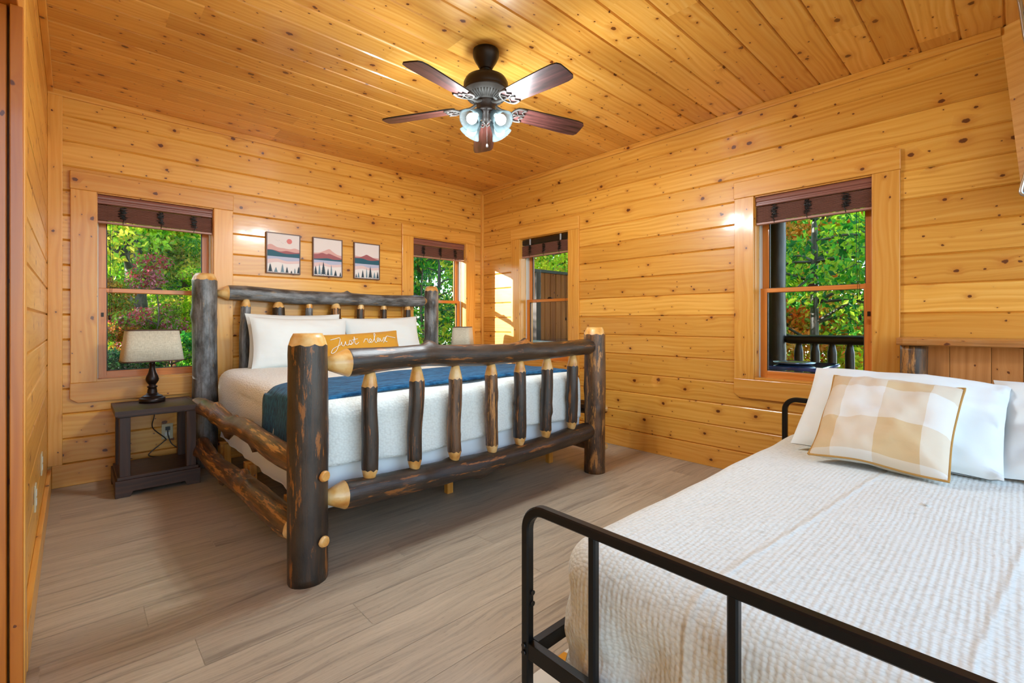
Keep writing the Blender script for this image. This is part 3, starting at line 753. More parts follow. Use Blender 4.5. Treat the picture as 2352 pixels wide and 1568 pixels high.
# ------------------------------------------------------------------ pillows
def pillow(name, w, h, t, center, U, V, mat, label, cat='pillow', group=None, seed=0, pinch=.06, wr=.01, mats=None, matf=None, n=28, piping=None, power=2.4, flap=0.):
    U = Vector(U).normalized(); V = Vector(V); V = (V-U*V.dot(U)).normalized(); Nn = U.cross(V).normalized()
    C = Vector(center); o_e = empty(name, center, label, cat, group) if piping else None
    rnd = seed*13.7; rows_f = []; rows_b = []
    def pt(i, j, side):
        a = -1+2*i/n; b = -1+2*j/n
        a = math.sin(a*PI/2)*.35+a*.65; b = math.sin(b*PI/2)*.35+b*.65
        x = a*w/2*(1-pinch*(1-b*b)); y = b*h/2*(1-pinch*1.1*(1-a*a))
        th = (max(0, 1-abs(a)**power)*max(0, 1-abs(b)**power))**.5*t/2
        edge = 1-max(abs(a), abs(b))
        wri = noise.noise(Vector((a*3+rnd, b*3, side*4)))*wr*2+noise.noise(Vector((a*7+rnd, b*7, side*4)))*wr*.8
        z = side*(th+.002)+wri*min(1, edge*5)*side
        z += noise.noise(Vector((a*1.2+rnd, b*1.2, 9)))*.02
        if a > .93 and flap: z += noise.noise(Vector((b*5+rnd, 2, 1)))*flap
        y -= .012*(1-b)*abs(a)*0
        return C+U*x+V*y+Nn*z
    mb = MB()
    for side in (1, -1):
        rows = [[pt(i, j, side) for j in range(n+1)] for i in range(n+1)]
        if side == 1: rows = rows[::-1]
        mb.grid(rows, (lambda i, j: (i/n, j/n)) if side == -1 else (lambda i, j: (1-i/n, j/n)), matf or 0, True)
    bm_name = 'cover' if piping else name
    o = mb.build(bm_name, mats or mat, o_e)
    bm = bmesh.new(); bm.from_mesh(o.data); bmesh.ops.remove_doubles(bm, verts=bm.verts, dist=.0045*0+.0001); bmesh.ops.recalc_face_normals(bm, faces=bm.faces); bm.to_mesh(o.data); bm.free()
    if piping:
        loop = [pt(i, 0, 1) for i in range(n+1)]+[pt(n, j, 1) for j in range(1, n+1)]+[pt(i, n, 1) for i in range(n-1, -1, -1)]+[pt(0, j, 1) for j in range(n-1, -1, -1)]
        mb = MB(); mb.tube(loop, .0045, 8); mb.build('piping', piping, o_e)
        return o_e
    return tag(o, label, cat, group)
pillow('pillow', .76, .46, .16, (1.37, 4.115, .945), (1, .0, .0), (0, .16, .95), PILLOWC, 'white bed pillow upright against the headboard, hidden behind the front left pillow', group='white pillows on the log bed', seed=1, wr=.006)
pillow('pillow', .77, .42, .17, (1.365, 3.97, .935), (1, .0, -.02), (0, .26, .95), PILLOWC, 'white bed pillow leaning on the left half of the headboard', group='white pillows on the log bed', seed=2, wr=.006)
pillow('pillow', .76, .44, .17, (2.13, 4.03, .935), (1, 0, .03), (0, .26, .95), PILLOWC, 'white bed pillow at right half of the headboard behind the mustard pillow', group='white pillows on the log bed', seed=4, wr=.006)
lp = pillow('lumbar_pillow', .68, .28, .12, (1.79, 3.76, .875), (1, 0, .05), (0, .30, .95), MUSTARD, 'mustard yellow lumbar pillow with white script lettering', seed=6, wr=.004, piping=MUSTARD)
# handwriting: just relax
letters = [
 [(-.28, .055), (-.25, .06), (-.20, .062), (-.245, -.03), (-.275, -.055), (-.29, -.05), (-.27, -.02), (-.21, .005)],
 [(-.21, .005), (-.195, .03), (-.20, .0), (-.185, -.005), (-.165, .03), (-.168, .0), (-.15, -.002), (-.13, .035), (-.12, .02), (-.125, -.002), (-.145, .0), (-.11, .01), (-.085, .065), (-.095, .005), (-.08, -.003), (-.06, .012)],
 [(-.115, .035), (-.06, .043)],
 [(-.02, .005), (0, .035), (.008, .03), (.02, .035), (.022, .01), (.035, .0), (.055, .02), (.045, .034), (.036, .015), (.05, .0), (.075, .02), (.10, .07), (.09, .075), (.085, .01), (.10, .0), (.125, .03), (.112, .034), (.108, .01), (.125, .005), (.135, .03), (.14, .005), (.155, .01), (.175, .036), (.185, .0), (.20, .0)],
 [(.20, .042), (.16, -.01), (.2, .045), (.24, .04), (.29, .03)],
]
U = Vector((1, 0, .05)).normalized(); V = Vector((0, .30, .95)); V = (V-U*V.dot(U)).normalized(); Nn = U.cross(V)
mb = MB()
for st in letters:
    pts = []
    for (a, b) in catmull(st, 5):
        b = b+.035
        th = (max(0, 1-abs(a/.34)**2.4)*max(0, 1-abs(b/.14)**2.4))**.5*.06
        wri = noise.noise(Vector((a/.34*3+6*13.7, b/.14*3, 4)))*.008
        pts.append(Vector((1.79, 3.76, .875))+U*a+V*b+Nn*(th+.007+wri+noise.noise(Vector((a/.34*1.2+6*13.7, b/.14*1.2, 9)))*.02))
    mb.tube(pts, .0028, 6)
mb.build('script_lettering', simple('white_thread', rgb('#f2efe6'), .8), lp)

# ------------------------------------------------------------------ nightstands + lamps
def nightstand(x0, x1, y0, y1, label):
    o = empty('nightstand', ((x0+x1)/2, (y0+y1)/2, 0), label, 'nightstand', 'dark nightstands beside the log bed')
    H = .542; t = .032
    mb = MB(); mb.box(x0+.012, x1-.012, y0+.012, y1-.012, H-t-.012, H-t, 0); mb.build('top_molding', DARKW, o, bevel=.003)
    mb = MB(); f = .022
    mb.box(x0, x1, y0, y0+f, H-t, H, 0); mb.box(x0, x1, y1-f, y1, H-t, H, 0); mb.box(x0, x0+f, y0+f, y1-f, H-t, H, 1); mb.box(x1-f, x1, y0+f, y1-f, H-t, H, 1)
    mb.box(x0+f, x1-f, y0+f, y1-f, H-t, H-.004, 0)
    # diagonal slats on top
    a, b, c, d = x0+f, x1-f, y0+f, y1-f; k = 0; s = c-(b-a)
    while s < d:
        e = s+.036
        poly = [(a, s), (b, s+(b-a)), (b, e+(b-a)), (a, e)]
        def clip(poly, ins, inter):
            out = []
            for i in range(len(poly)):
                p, q_ = poly[i-1], poly[i]
                if ins(q_):
                    if not ins(p): out.append(inter(p, q_))
                    out.append(q_)
                elif ins(p): out.append(inter(p, q_))
            return out
        poly = clip(poly, lambda p: p[1] >= c, lambda p, q_: (p[0]+(q_[0]-p[0])*(c-p[1])/(q_[1]-p[1]), c))
        if poly: poly = clip(poly, lambda p: p[1] <= d, lambda p, q_: (p[0]+(q_[0]-p[0])*(d-p[1])/(q_[1]-p[1]), d))
        if len(poly) > 2:
            bid = k*3.7+.5
            mb.face([(px, py, H-.0015) for px, py in poly], [((px+py)*.7, (py-px)*.7) for px, py in poly], bid)
        s += .0385; k += 1
    mb.build('table_top', DARKW, o)
    for (lx, ly) in ((x0+.022, y0+.02), (x1-.077, y0+.02), (x0+.022, y1-.075), (x1-.077, y1-.075)):
        mb = MB(); mb.box(lx, lx+.055, ly, ly+.055, .10, H-t-.012, 2); mb.build('leg', DARKW, o, bevel=.002)
    mb = MB(); mb.box(x0+.01, x1-.01, y0+.01, y1-.01, .105, .125, 0); mb.build('lower_shelf', DARKW, o, bevel=.002)
    # skirts with cut out foot shape
    def skirt(P, a, b):
        mb = MB(); pr = [(a, 0), (a+.075, 0), (a+.088, .03), (b-.088, .03), (b-.075, 0), (b, 0), (b, .105), (a, .105)]
        F = [P(s, 0, z) for s, z in pr]; Bk = [P(s, .018, z) for s, z in pr]
        mb.face(F, [(s, z) for s, z in pr], 7.); mb.face(Bk[::-1], [(s, z) for s, z in pr][::-1], 7.)
        for i in range(8): mb.face([F[i], Bk[i], Bk[(i+1) % 8], F[(i+1) % 8]], None, 7.)
        mb.build('base_skirt', DARKW, o, bevel=.002)
    skirt(lambda s, d, z: (s, y0+d, z), x0, x1); skirt(lambda s, d, z: (s, y1-d, z), x0, x1)
    skirt(lambda s, d, z: (x0+d, s, z), y0+.019, y1-.019); skirt(lambda s, d, z: (x1-d, s, z), y0+.019, y1-.019)
    return o
nightstand(.19, .64, 3.83, 4.285, 'dark wood nightstand under the left window')
nightstand(2.96, 3.41, 3.83, 4.285, 'dark wood nightstand in the room corner right of the log bed')
TRIMB = simple('trim_brown', rgb('#4a3020'), .6)
def lamp(x, y, z, rot, label):
    o = empty('table_lamp', (x, y, z), label, 'lamp', 'matching bedside table lamps')
    mb = MB(); n = mb.lathe([(.001, 0), (.074, 0), (.076, .006), (.076, .026), (.070, .030), (.066, .030), (.064, .038), (.05, .046), (.036, .052), (.034, .06), (.001, .06)], (x, y, z), 32); mb.build('base', BRONZE, o)
    mb = MB(); mb.lathe([(.030, .058), (.027, .085), (.024, .098), (.030, .102), (.030, .110), (.022, .114), (.020, .120), (.027, .130), (.037, .148), (.0385, .162), (.034, .18), (.024, .205), (.018, .232), (.0165, .262), (.020, .266), (.0165, .272), (.018, .278), (.030, .286), (.033, .290), (.012, .294), (.012, .33), (.001, .33)], (x, y, z), 24); mb.build('stem', BRONZE, o)
    mb = MB(); pf = []
    mb.lathe([(.176, .288), (.147, .506)], (x, y, z), 64, 0, 1., .62, 6.5, rot); sh = mb.build('lamp_shade', LINEN, o, solid=.003)
    mb = MB()
    mb.lathe([(.1775, .286), (.1775, .294), (.174, .294), (.174, .286), (.1775, .286)], (x, y, z), 64, 0, 1., .62, 6.5, rot); mb.build('shade_trim', TRIMB, sh)
    mb = MB(); mb.lathe([(.1485, .500), (.1485, .508), (.145, .508), (.145, .500), (.1485, .5)], (x, y, z), 64, 0, 1., .62, 6.5, rot); mb.build('shade_trim', TRIMB, sh)
    mb = MB(); mb.lathe([(.001, .33), (.013, .335), (.013, .36), (.028, .39), (.030, .41), (.02, .435), (.001, .44)], (x, y, z), 16); mb.build('bulb', simple('unlit_bulb', rgb('#e8e8e0'), .3), o)
    return o
lamp(.408, 4.165, .542, .08, 'bronze turned base table lamp with linen shade under the left window')
lamp(3.125, 4.15, .542, .75, 'table lamp with pale linen shade in the corner beyond the footboard')

# ------------------------------------------------------------------ pictures
P_SKY = simple('print_sky', rgb('#e9dcd8'), .6); P_PINK = simple('print_pink', rgb('#dba7a0'), .6); P_ROSE = simple('print_rose', rgb('#a35a5e'), .6)
P_TEAL = simple('print_teal', rgb('#1f5a6c'), .6); P_LAV = simple('print_lavender', rgb('#b9bcd4'), .6); P_BLUSH = simple('print_blush', rgb('#e5c6c4'), .6)
P_TREE = simple('print_tree', rgb('#1d3646'), .6); P_TREE2 = simple('print_tree_pale', rgb('#6d8a99'), .6); P_SUN = simple('print_sun', rgb('#dd7a75'), .6); P_WH = simple('print_white', rgb('#efe6e2'), .6)
FRAME = simple('frame_brown', rgb('#6a4a3c'), .45)
def picture(x0, x1, z0, z1, label, layers, trees, sun=None, birds=False):
    o = empty('picture_frame', ((x0+x1)/2, YB-.01, (z0+z1)/2), label, 'picture', 'mountain prints above the headboard')
    f = .008; yf = YB-.024
    mb = MB()
    mb.box(x0, x1, yf, YB-.001, z0, z0+f); mb.box(x0, x1, yf, YB-.001, z1-f, z1); mb.box(x0, x0+f, yf, YB-.001, z0+f, z1-f); mb.box(x1-f, x1, yf, YB-.001, z0+f, z1-f)
    mb.build('frame', FRAME, o)
    mb = MB(); a, b, c, d = x0+f, x1-f, z0+f, z1-f; W, Hh = b-a, d-c; yy = yf+.006
    mb.box(a, b, yy, YB-.002, c, d, mat=0); k = [0]
    def poly(pts, m): # pts unit coords
        k[0] += 1; y = yy-.00012*k[0]
        mb.face([(a+W*min(1, max(0, p)), y, c+Hh*min(1, max(0, q_))) for p, q_ in pts], None, 0, m)
    def hill(keys, base, m):
        dn = catmull(keys, 6); L = [(t, q_) for t, q_ in dn]
        for i in range(len(L)-1):
            y = yy-.00012*(k[0]+1)
            mb.face([(a+W*L[i][0], y, c+Hh*base), (a+W*L[i+1][0], y, c+Hh*base), (a+W*L[i+1][0], y, c+Hh*L[i+1][1]), (a+W*L[i][0], y, c+Hh*L[i][1])], None, 0, m)
        k[0] += 1
    for (keys, base, m) in layers: hill(keys, base, m)
    if sun:
        poly([(sun[0]+.085*math.cos(t*PI/12), sun[1]+.085*W/Hh*math.sin(t*PI/12)) for t in range(24)], 8)
    if birds:
        for (p, q_) in ((.27, .83), (.31, .82), (.36, .83), (.44, .78), (.48, .76), (.56, .80), (.6, .82)):
            poly([(p-.02, q_+.006), (p, q_-.002), (p, q_+.002)], 6); poly([(p+.02, q_+.008), (p, q_-.002), (p, q_+.002)], 6)
    for (p, h, w, m) in trees:
        poly([(p-.004, 0.0), (p+.004, 0.0), (p+.003, h), (p-.003, h)], m)
        nl = 7
        for i in range(nl):
            zb = h*(.06+.82*i/nl); ww = w*(1-i/nl)*.5+.008
            poly([(p-ww, zb), (p-ww*.3, zb+h*.03), (p+ww*.3, zb+h*.03), (p+ww, zb), (p, zb+h*.22)], m)
    mb.build('print', [P_SKY, P_PINK, P_ROSE, P_TEAL, P_LAV, P_BLUSH, P_TREE, P_TREE2, P_SUN, P_WH], o)
lake = [([(0, .415), (1, .415)], 0, 4), ([(0, .33), (.3, .36), (.6, .31), (1, .34)], 0, 5), ([(0, .22), (.3, .27), (.6, .24), (1, .27)], 0, 9)]
picture(1.196, 1.475, 1.52, 1.87, 'mountain lake print with pink sun and birds, left of three above headboard',
    [([(0, .69), (.12, .72), (.3, .655), (.5, .64), (.7, .63), (.85, .66), (1, .63)], .41, 1), ([(0, .585), (.2, .575), (.4, .55), (.6, .575), (.85, .55), (1, .56)], .41, 2), ([(0, .565), (.15, .575), (.35, .53), (.6, .50), (1, .53)], .41, 3)]+lake,
    [(.09, .23, .16, 6), (.26, .14, .14, 7), (.46, .23, .12, 7), (.6, .16, .1, 6), (.74, .07, .06, 6), (.85, .13, .05, 7), (.97, .19, .12, 6)], (.68, .83), True)
picture(1.583, 1.857, 1.52, 1.872, 'mountain lake print with tall snowy firs, middle of three above headboard',
    [([(0, .60), (.2, .62), (.38, .68), (.55, .735), (.68, .67), (.85, .60), (1, .58)], .41, 1), ([(0, .565), (.15, .58), (.3, .615), (.45, .59), (.55, .61), (.75, .56), (1, .50)], .41, 2), ([(0, .44), (.25, .46), (.5, .48), (.7, .455), (1, .47)], .38, 3)]+lake,
    [(.07, .26, .16, 6), (.2, .32, .12, 7), (.34, .38, .2, 6), (.5, .2, .1, 6), (.62, .3, .09, 7), (.77, .17, .13, 6), (.95, .12, .07, 6)])
picture(1.97, 2.238, 1.52, 1.87, 'mountain lake print with one sharp red peak, right of three above headboard',
    [([(0, .64), (.3, .62), (1, .62)], .41, 1), ([(0, .59), (.2, .60), (.35, .645), (.48, .69), (.6, .66), (.8, .60), (1, .56)], .41, 2), ([(0, .565), (.3, .57), (.55, .53), (.75, .53), (1, .555)], .41, 3)]+lake,
    [(.06, .12, .08, 6), (.15, .17, .12, 7), (.32, .24, .14, 6), (.48, .3, .08, 7), (.63, .36, .18, 6), (.8, .2, .14, 7), (.93, .22, .12, 6)])

# ------------------------------------------------------------------ ceiling fan
def mat_blade():
    m, nt, b = newmat('blade_walnut'); q = N(nt)
    uv = q.n('UVMap').outputs[0]; sep = q.n('SeparateXYZ', ins={0: uv})
    w = q.noise(q.comb(q.math('MULTIPLY', sep.outputs[0], 3.), q.math('MULTIPLY', sep.outputs[1], 40.), 0.), 1., 4., .6)
    q.link(q.ramp(w, [(.35, rgb('#26120f')), (.6, rgb('#4e2a26')), (.75, rgb('#6a3f3a'))]), b.inputs['Base Color'])
    b.inputs['Roughness'].default_value = .4; b.inputs['Coat Weight'].default_value = .08
    return m
BLADE = mat_blade()
FX, FY = 1.724, 2.07
fan = empty('ceiling_fan', (FX, FY, ZC), 'dark bronze five blade ceiling fan with four lit frosted glass shades', 'ceiling fan')
C0 = (FX, FY, 0)
mb = MB(); mb.lathe([(.001, 2.65), (.072, 2.65), (.075, 2.635), (.073, 2.615), (.062, 2.59), (.046, 2.565), (.037, 2.548), (.034, 2.542), (.001, 2.542)], C0, 36); mb.build('canopy', FANDARK, fan)
mb = MB(); mb.lathe([(.013, 2.56), (.013, 2.50)], C0, 16); mb.lathe([(.03, 2.548), (.026, 2.532), (.013, 2.528)], C0, 24); mb.build('downrod', BLKPL, fan)
mb = MB(); mb.lathe([(.013, 2.512), (.05, 2.51), (.09, 2.50), (.115, 2.485), (.127, 2.462), (.128, 2.43), (.126, 2.424), (.128, 2.42), (.124, 2.41)], C0, 48); mb.build('motor_housing', FANDARK, fan)
mb = MB(); mb.lathe([(.126, 2.412), (.118, 2.395), (.10, 2.378), (.072, 2.366), (.06, 2.36), (.001, 2.36)], C0, 48)
for k in range(40):
    a = 2*PI*k/40; c, s = math.cos(a), math.sin(a)
    mb.tube([(FX+.112*c, FY+.112*s, 2.386), (FX+.092*c, FY+.092*s, 2.371), (FX+.072*c, FY+.072*s, 2.363)], .0028, 6)
mb.build('vented_skirt', PEWTER, fan)
mb = MB(); mb.lathe([(.058, 2.362), (.06, 2.35), (.054, 2.345), (.054, 2.312), (.058, 2.306), (.048, 2.296), (.03, 2.288), (.028, 2.262), (.018, 2.25), (.012, 2.235), (.001, 2.232)], C0, 32); mb.build('switch_housing', FANDARK, fan)
ZB = 2.335
for k, ang in enumerate((-91.5, -20.5, 52., 126., 196.)):
    a = math.radians(ang); R = Matrix.Translation(Vector((FX, FY, ZB))) @ Matrix.Rotation(a, 4, 'Z') @ Matrix.Rotation(.06, 4, 'Y') @ Matrix.Rotation(math.radians(-12), 4, 'X')
    # blade outline
    xs = [.175, .185, .22, .3, .4, .5, .57, .605, .618, .62]; ws = [.040, .052, .058, .062, .066, .069, .069, .062, .045, .0]
    mb = MB(); top = []; bot = []
    out = [(x, w) for x, w in zip(xs, ws)]+[(x, -w) for x, w in list(zip(xs, ws))[::-1][1:]]
    for zz in (.0035, -.0035):
        mb.face([(x, y, zz) for x, y in (out if zz < 0 else out[::-1])][::1], [(x+k, y) for x, y in (out if zz < 0 else out[::-1])], k)
    n = len(out)
    for i in range(n):
        p, q_ = out[i], out[(i+1) % n]; mb.face([(p[0], p[1], -.0035), (q_[0], q_[1], -.0035), (q_[0], q_[1], .0035), (p[0], p[1], .0035)], None, 0, 1)
    mb.xform(R).build('blade', [BLADE, BLKPL], fan)
    # blade iron: arm + scalloped bracket ring
    mb = MB(); mb.tube(catmull([(.05, 0, .018), (.09, 0, .0), (.13, 0, -.004), (.165, 0, -.007)], 5), [.009]*5+[.0085]*5+[.008]*6, 8)
    mb.tube(catmull([(.235, .052, -.0075), (.195, .056, -.0085), (.168, .035, -.0085), (.158, 0, -.0085), (.168, -.035, -.0085), (.195, -.056, -.0085), (.235, -.052, -.0075)], 5), .0065, 8)
    mb.tube(catmull([(.235, .052, -.0075), (.215, .030, -.0085), (.235, .012, -.0085), (.20, 0, -.009), (.235, -.012, -.0085), (.215, -.030, -.0085), (.235, -.052, -.0075)], 5), .004, 8)
    mb.tube([(.16, 0, -.008), (.20, 0, -.009)], .005, 8); mb.tube([(.175, .04, -.008), (.2, .0, -.009)], .0035, 6); mb.tube([(.175, -.04, -.008), (.2, .0, -.009)], .0035, 6)
    mb.xform(R).build('blade_iron', PEWTER, fan)
for k, ang in enumerate((-172, -84, 6, 96)):
    a = math.radians(ang); dv = Vector((math.cos(a), math.sin(a), 0)); st = Vector((FX, FY, 2.30))+dv*.03
    ax = (dv*.74+Vector((0, 0, -.67))).normalized()
    p0 = Vector((FX, FY, 2.285))+dv*.050
    mb = MB(); mb.tube([st, p0, p0+ax*.03], [.012, .015, .02], 12); mb.build('lamp_holder', FANDARK, fan)
    q_ = ax.to_track_quat('Z', 'Y').to_matrix().to_4x4(); M = Matrix.Translation(p0+ax*.012) @ q_
    mb = MB(); prof = [(.020, .0), (.026, .004), (.033, .018), (.038, .04), (.042, .06), (.050, .08), (.062, .098), (.064, .103)]
    n0 = mb.lathe(prof, (0, 0, 0), 36)
    sh = mb.xform(M).build('lamp_shade', FROST, fan, solid=.003)
    mb = MB(); mb.lathe([(.001, .02), (.012, .02), (.013, .035), (.024, .052), (.030, .072), (.028, .088), (.018, .100), (.001, .104)], (0, 0, 0), 20)
    mb.xform(M).build('bulb', BULB, sh)
    L = bpy.data.lights.new('fan_bulb_light', 'POINT'); L.energy = 26; L.color = (.84, .94, 1.); L.shadow_soft_size = .05
    lo = bpy.data.objects.new('fan_bulb_light', L); COL.objects.link(lo); lo.location = p0+ax*.128
mb = MB(); mb.tube([(FX-.03, FY-.045, 2.30), (FX-.032, FY-.048, 2.10)], .0013, 6); mb.lathe([(.001, 0), (.005, -.006), (.005, -.02), (.001, -.024)], (FX-.032, FY-.048, 2.10), 8); mb.build('pull_chain', PEWTER, fan)

# ------------------------------------------------------------------ metal bed
mbed = empty('metal_bed', (2., .2, 0), 'black square tube metal bed frame in the right foreground', 'bed')
def sq(path, w, name, parent, d=None, bolt=False):
    """sweep of square section; path in plane normal to X: (y,z) at fixed x"""
    d = d or w; rows = []; n = len(path)
    for i, p in enumerate(path):
        p = Vector(p); t = (Vector(path[min(i+1, n-1)])-Vector(path[max(i-1, 0)])).normalized(); s = Vector((1, 0, 0)); b = t.cross(s).normalized()
        c = .004; h, g = w/2, d/2
        sec = [(-h+c, -g), (h-c, -g), (h, -g+c), (h, g-c), (h-c, g), (-h+c, g), (-h, g-c), (-h, -g+c)]
        rows.append([p+s*u+b*v for u, v in sec])
    mb = MB(); n0 = mb.grid(rows, None, 0, False, True); mb.fan([n0+k for k in range(8)][::-1]); mb.fan([n0+(n-1)*8+k for k in range(8)])
    return mb.build(name, BLACKM, parent)
def hoop(x, ya, yb, zt, name, r=.065):
    p = [(x, ya, 0)]+[(x, ya, zt-r-.001)]
    p = [(x, ya, 0), (x, ya, .3), (x, ya, zt-r)]
    for k in range(1, 10): a = PI/2*k/10; p.append((x, ya-r*(1-math.cos(a)), zt-r+r*math.sin(a)))
    p += [(x, ya-r, zt), (x, (ya+yb)/2, zt), (x, yb+r, zt)]
    for k in range(1, 10): a = PI/2*k/10; p.append((x, yb+r-r*math.sin(a), zt-r+r*math.cos(a)))
    p += [(x, yb, zt-r), (x, yb, .3), (x, yb, 0)]
    return sq(p, .027, name, mbed)
YA, YZ = .945, -.53
hoop(.94, YA, YZ, .587, 'footboard_frame'); hoop(3.10, YA, YZ, .648, 'headboard_frame')
for y in (.714, .376, .038, -.30):
    sq([(.94, y, .575), (.94, y, .20)], .022, 'footboard_bar', mbed); sq([(3.10, y, .635), (3.10, y, .20)], .022, 'headboard_bar', mbed)
for x in (.94, 3.10):
    mb = MB(); mb.box(x-.012, x+.012, YZ+.013, YA-.013, .165, .21); mb.build('end_rail', BLACKM, mbed, bevel=.002)
for y in (YA-.03, YZ+.005):
    mb = MB(); mb.box(.953, 3.087, y, y+.025, .17, .21); mb.build('side_rail', BLACKM, mbed, bevel=.002)
for (z) in (.345, .315):
    mb = MB(); mb.tube([(.945, YA-.012, z), (.945, YA-.018, z)], .007, 12); mb.build('bolt', BLKPL, mbed)
for z in (.198, .178):
    mb = MB(); mb.tube([(.928, YA, z), (.922, YA, z)], .007, 12); mb.build('bolt', BLKPL, mbed)
def ddisp(p, n, h, L):
    q = noise.noise(p*Vector((1.6, 1.6, 1.6)))*.014+noise.noise(p*5)*.004
    if h == 0: return p+Vector((0, 0, q))
    fold = noise.noise(Vector((L*6.5, p.z*2.4, 5)))*.055+noise.noise(Vector((L*13, p.z*9, 1)))*.036+noise.noise(Vector((L*26, p.z*20, 2)))*.018
    lim = fold if n.x > -.3 else max(-.06, min(.016, fold-.006))
    return p+n*lim*min(1, h*2.2)
dc = softbody('bedspread', .985, 3.06, -.50, .905, .485, .10, SEER, .13, .09, .022, -.005, .004, 9., ddisp, .03, dens=.03, tn=18)
tag(dc, 'white puckered seersucker bedspread with crumpled skirt over the metal bed', 'bedspread')
md = dc.modifiers.new('ss', 'SUBSURF'); md.levels = 1; md.render_levels = 1
# seams on the spread
mb = MB()
for y in (.30,):
    pts = []
    for i in range(40):
        x = 1.06+i*.037; p = Vector((x, y+.09*math.sin(x*.7), .485)); q = noise.noise(p*1.6)*.014+noise.noise(p*5)*.004; pts.append((x, p.y, .5105+q))
pillow('pillow', .80, .50, .17, (2.79, -.33, .675), (.02, -1, .0), (.36, .03, .33), PILLOWC, 'white pillow at the extreme right edge on the metal bed', group='white pillows on the metal bed', seed=8, wr=.012, flap=.03)
pillow('pillow', .72, .50, .17, (2.725, .385, .68), (-.03, -1, -.02), (.36, .03, .335), PILLOWC, 'large white pillow behind the plaid pillow on the metal bed', group='white pillows on the metal bed', seed=9, wr=.010, flap=.04, pinch=.03)
def mat_plaid():
    m, nt, b = newmat('plaid_cotton'); q = N(nt)
    uv = q.n('UVMap').outputs[0]; sep = q.n('SeparateXYZ', ins={0: uv})
    def band(v, k, o):
        f = q.math('FRACT', q.math('ADD', q.math('MULTIPLY', v, k), o)); return q.math('GREATER_THAN', f, .5)
    a = band(sep.outputs[0], 1.75, .62); c = band(sep.outputs[1], 1.5, .40)
    s = q.math('ADD', a, c)
    col = q.mix(q.math('MULTIPLY', s, .5), rgb('#e6e0d6'), rgb('#d6b88a'))
    q.link(col, b.inputs['Base Color']); b.inputs['Roughness'].default_value = .9; b.inputs['Sheen Weight'].default_value = .3
    co = q.n('TexCoord').outputs['Object']
    bp = q.n('Bump', ins={'Strength': .3, 'Distance': .004, 'Height': q.noise(co, 18., 4.)}); q.link(bp.outputs[0], b.inputs['Normal'])
    return m
PLAID = mat_plaid()
PIPE = simple('mustard_piping', rgb('#b98a45'), .8)
pillow('throw_pillow', .455, .455, .19, (2.50, .385, .682), (-.06, -1, -.015), (.33, -.04, .31), PLAID, 'square beige and white plaid throw pillow with mustard piping', seed=11, wr=.012, pinch=.05, piping=PIPE, power=3.)
# rug corner
mb = MB(); mb.box(.99, 2.6, -.4, 1.03, .0005, .008)
m, nt, b = newmat('rug_weave'); q = N(nt); co = q.n('TexCoord').outputs['Object']
v = q.n('TexVoronoi', ins={'Vector': co, 'Scale': 5.}).outputs['Distance']; q.link(q.mix(q.mrange(v, .28, .3), rgb('#d9962e'), rgb('#e6e0d2')), b.inputs['Base Color']); b.inputs['Roughness'].default_value = 1.
tag(mb.build('rug', m), 'white and mustard patterned rug showing under the metal bed', 'rug')

# ------------------------------------------------------------------ live edge cabinet on right wall
cab = empty('rustic_cabinet', (3.45, -.2, 0), 'rustic cabinet with live edge plank top, log corner post and upright boards', 'cabinet')
mb = MB(); rows = []
for i in range(60):
    y = .455-i*.03; e = .012*noise.noise(Vector((y*4, 1, 0)))+.004*noise.noise(Vector((y*15, 2, 0)))
    z0, z1 = .978, 1.018; x = 3.285+e; rc = .012
    if i == 0: x += .02
    rows.append([(3.572, y, z1), (x+rc, y, z1), (x+.003, y, z1-.005), (x, y, z1-.014), (x+.002, y, z0+.006), (x+.008, y, z0), (3.572, y, z0)])
n0 = mb.grid(rows, lambda i, j: (i*.03, j*.03), 0, False, True); mb.fan([n0+k for k in range(7)])
mb.build('live_edge_top', SLAB, cab)
log('corner_post', [(3.372, .388, 0), (3.372, .388, .979)], .058, cab, 22, (0, 0), .05, [(.86, -1.9, .014, .015)], (BARK_B, CUT), .04, seed=77)
mb = MB(); y = .345; k = 0; ww = [.10, .155, .11, .19, .15, .12, .18, .14, .16, .15, .17]
for w in ww:
    mb.box(3.40, 3.42, y-w+.002, y, .02, .978, 2, bid=k*4.3+2); y -= w; k += 1
mb.build('upright_boards', PANEL, cab)
mb = MB(); mb.box(3.425, 3.575, y, .34, .02, .97, 2); mb.build('cabinet_body', PANEL, cab)
# silver edged screen at the frame edge
mb = MB()
tv = empty('television', (3.3, -.05, 2.0), 'black screen with curved silver rim cut off by the right edge', 'television')
mb = MB(); mb.tube(catmull([(3.3, -.004, 2.645), (3.3, -.012, 2.58), (3.3, -.026, 2.44), (3.3, -.05, 2.3), (3.3, -.06, 2.1), (3.3, -.042, 1.9), (3.3, -.024, 1.8), (3.3, -.010, 1.725), (3.3, -.03, 1.70)], 8), .009, 10); mb.build('silver_rim', simple('silver', rgb('#c8ccd0'), .2, .9), tv)
mb = MB(); mb.box(3.28, 3.30, -.9, -.065, 1.72, 2.6); mb.build('screen', BLKPL, tv, bevel=.005)
mb = MB(); mb.box(3.30, 3.574, -.65, -.55, 2.1, 2.2); mb.build('wall_bracket', BLKPL, tv)

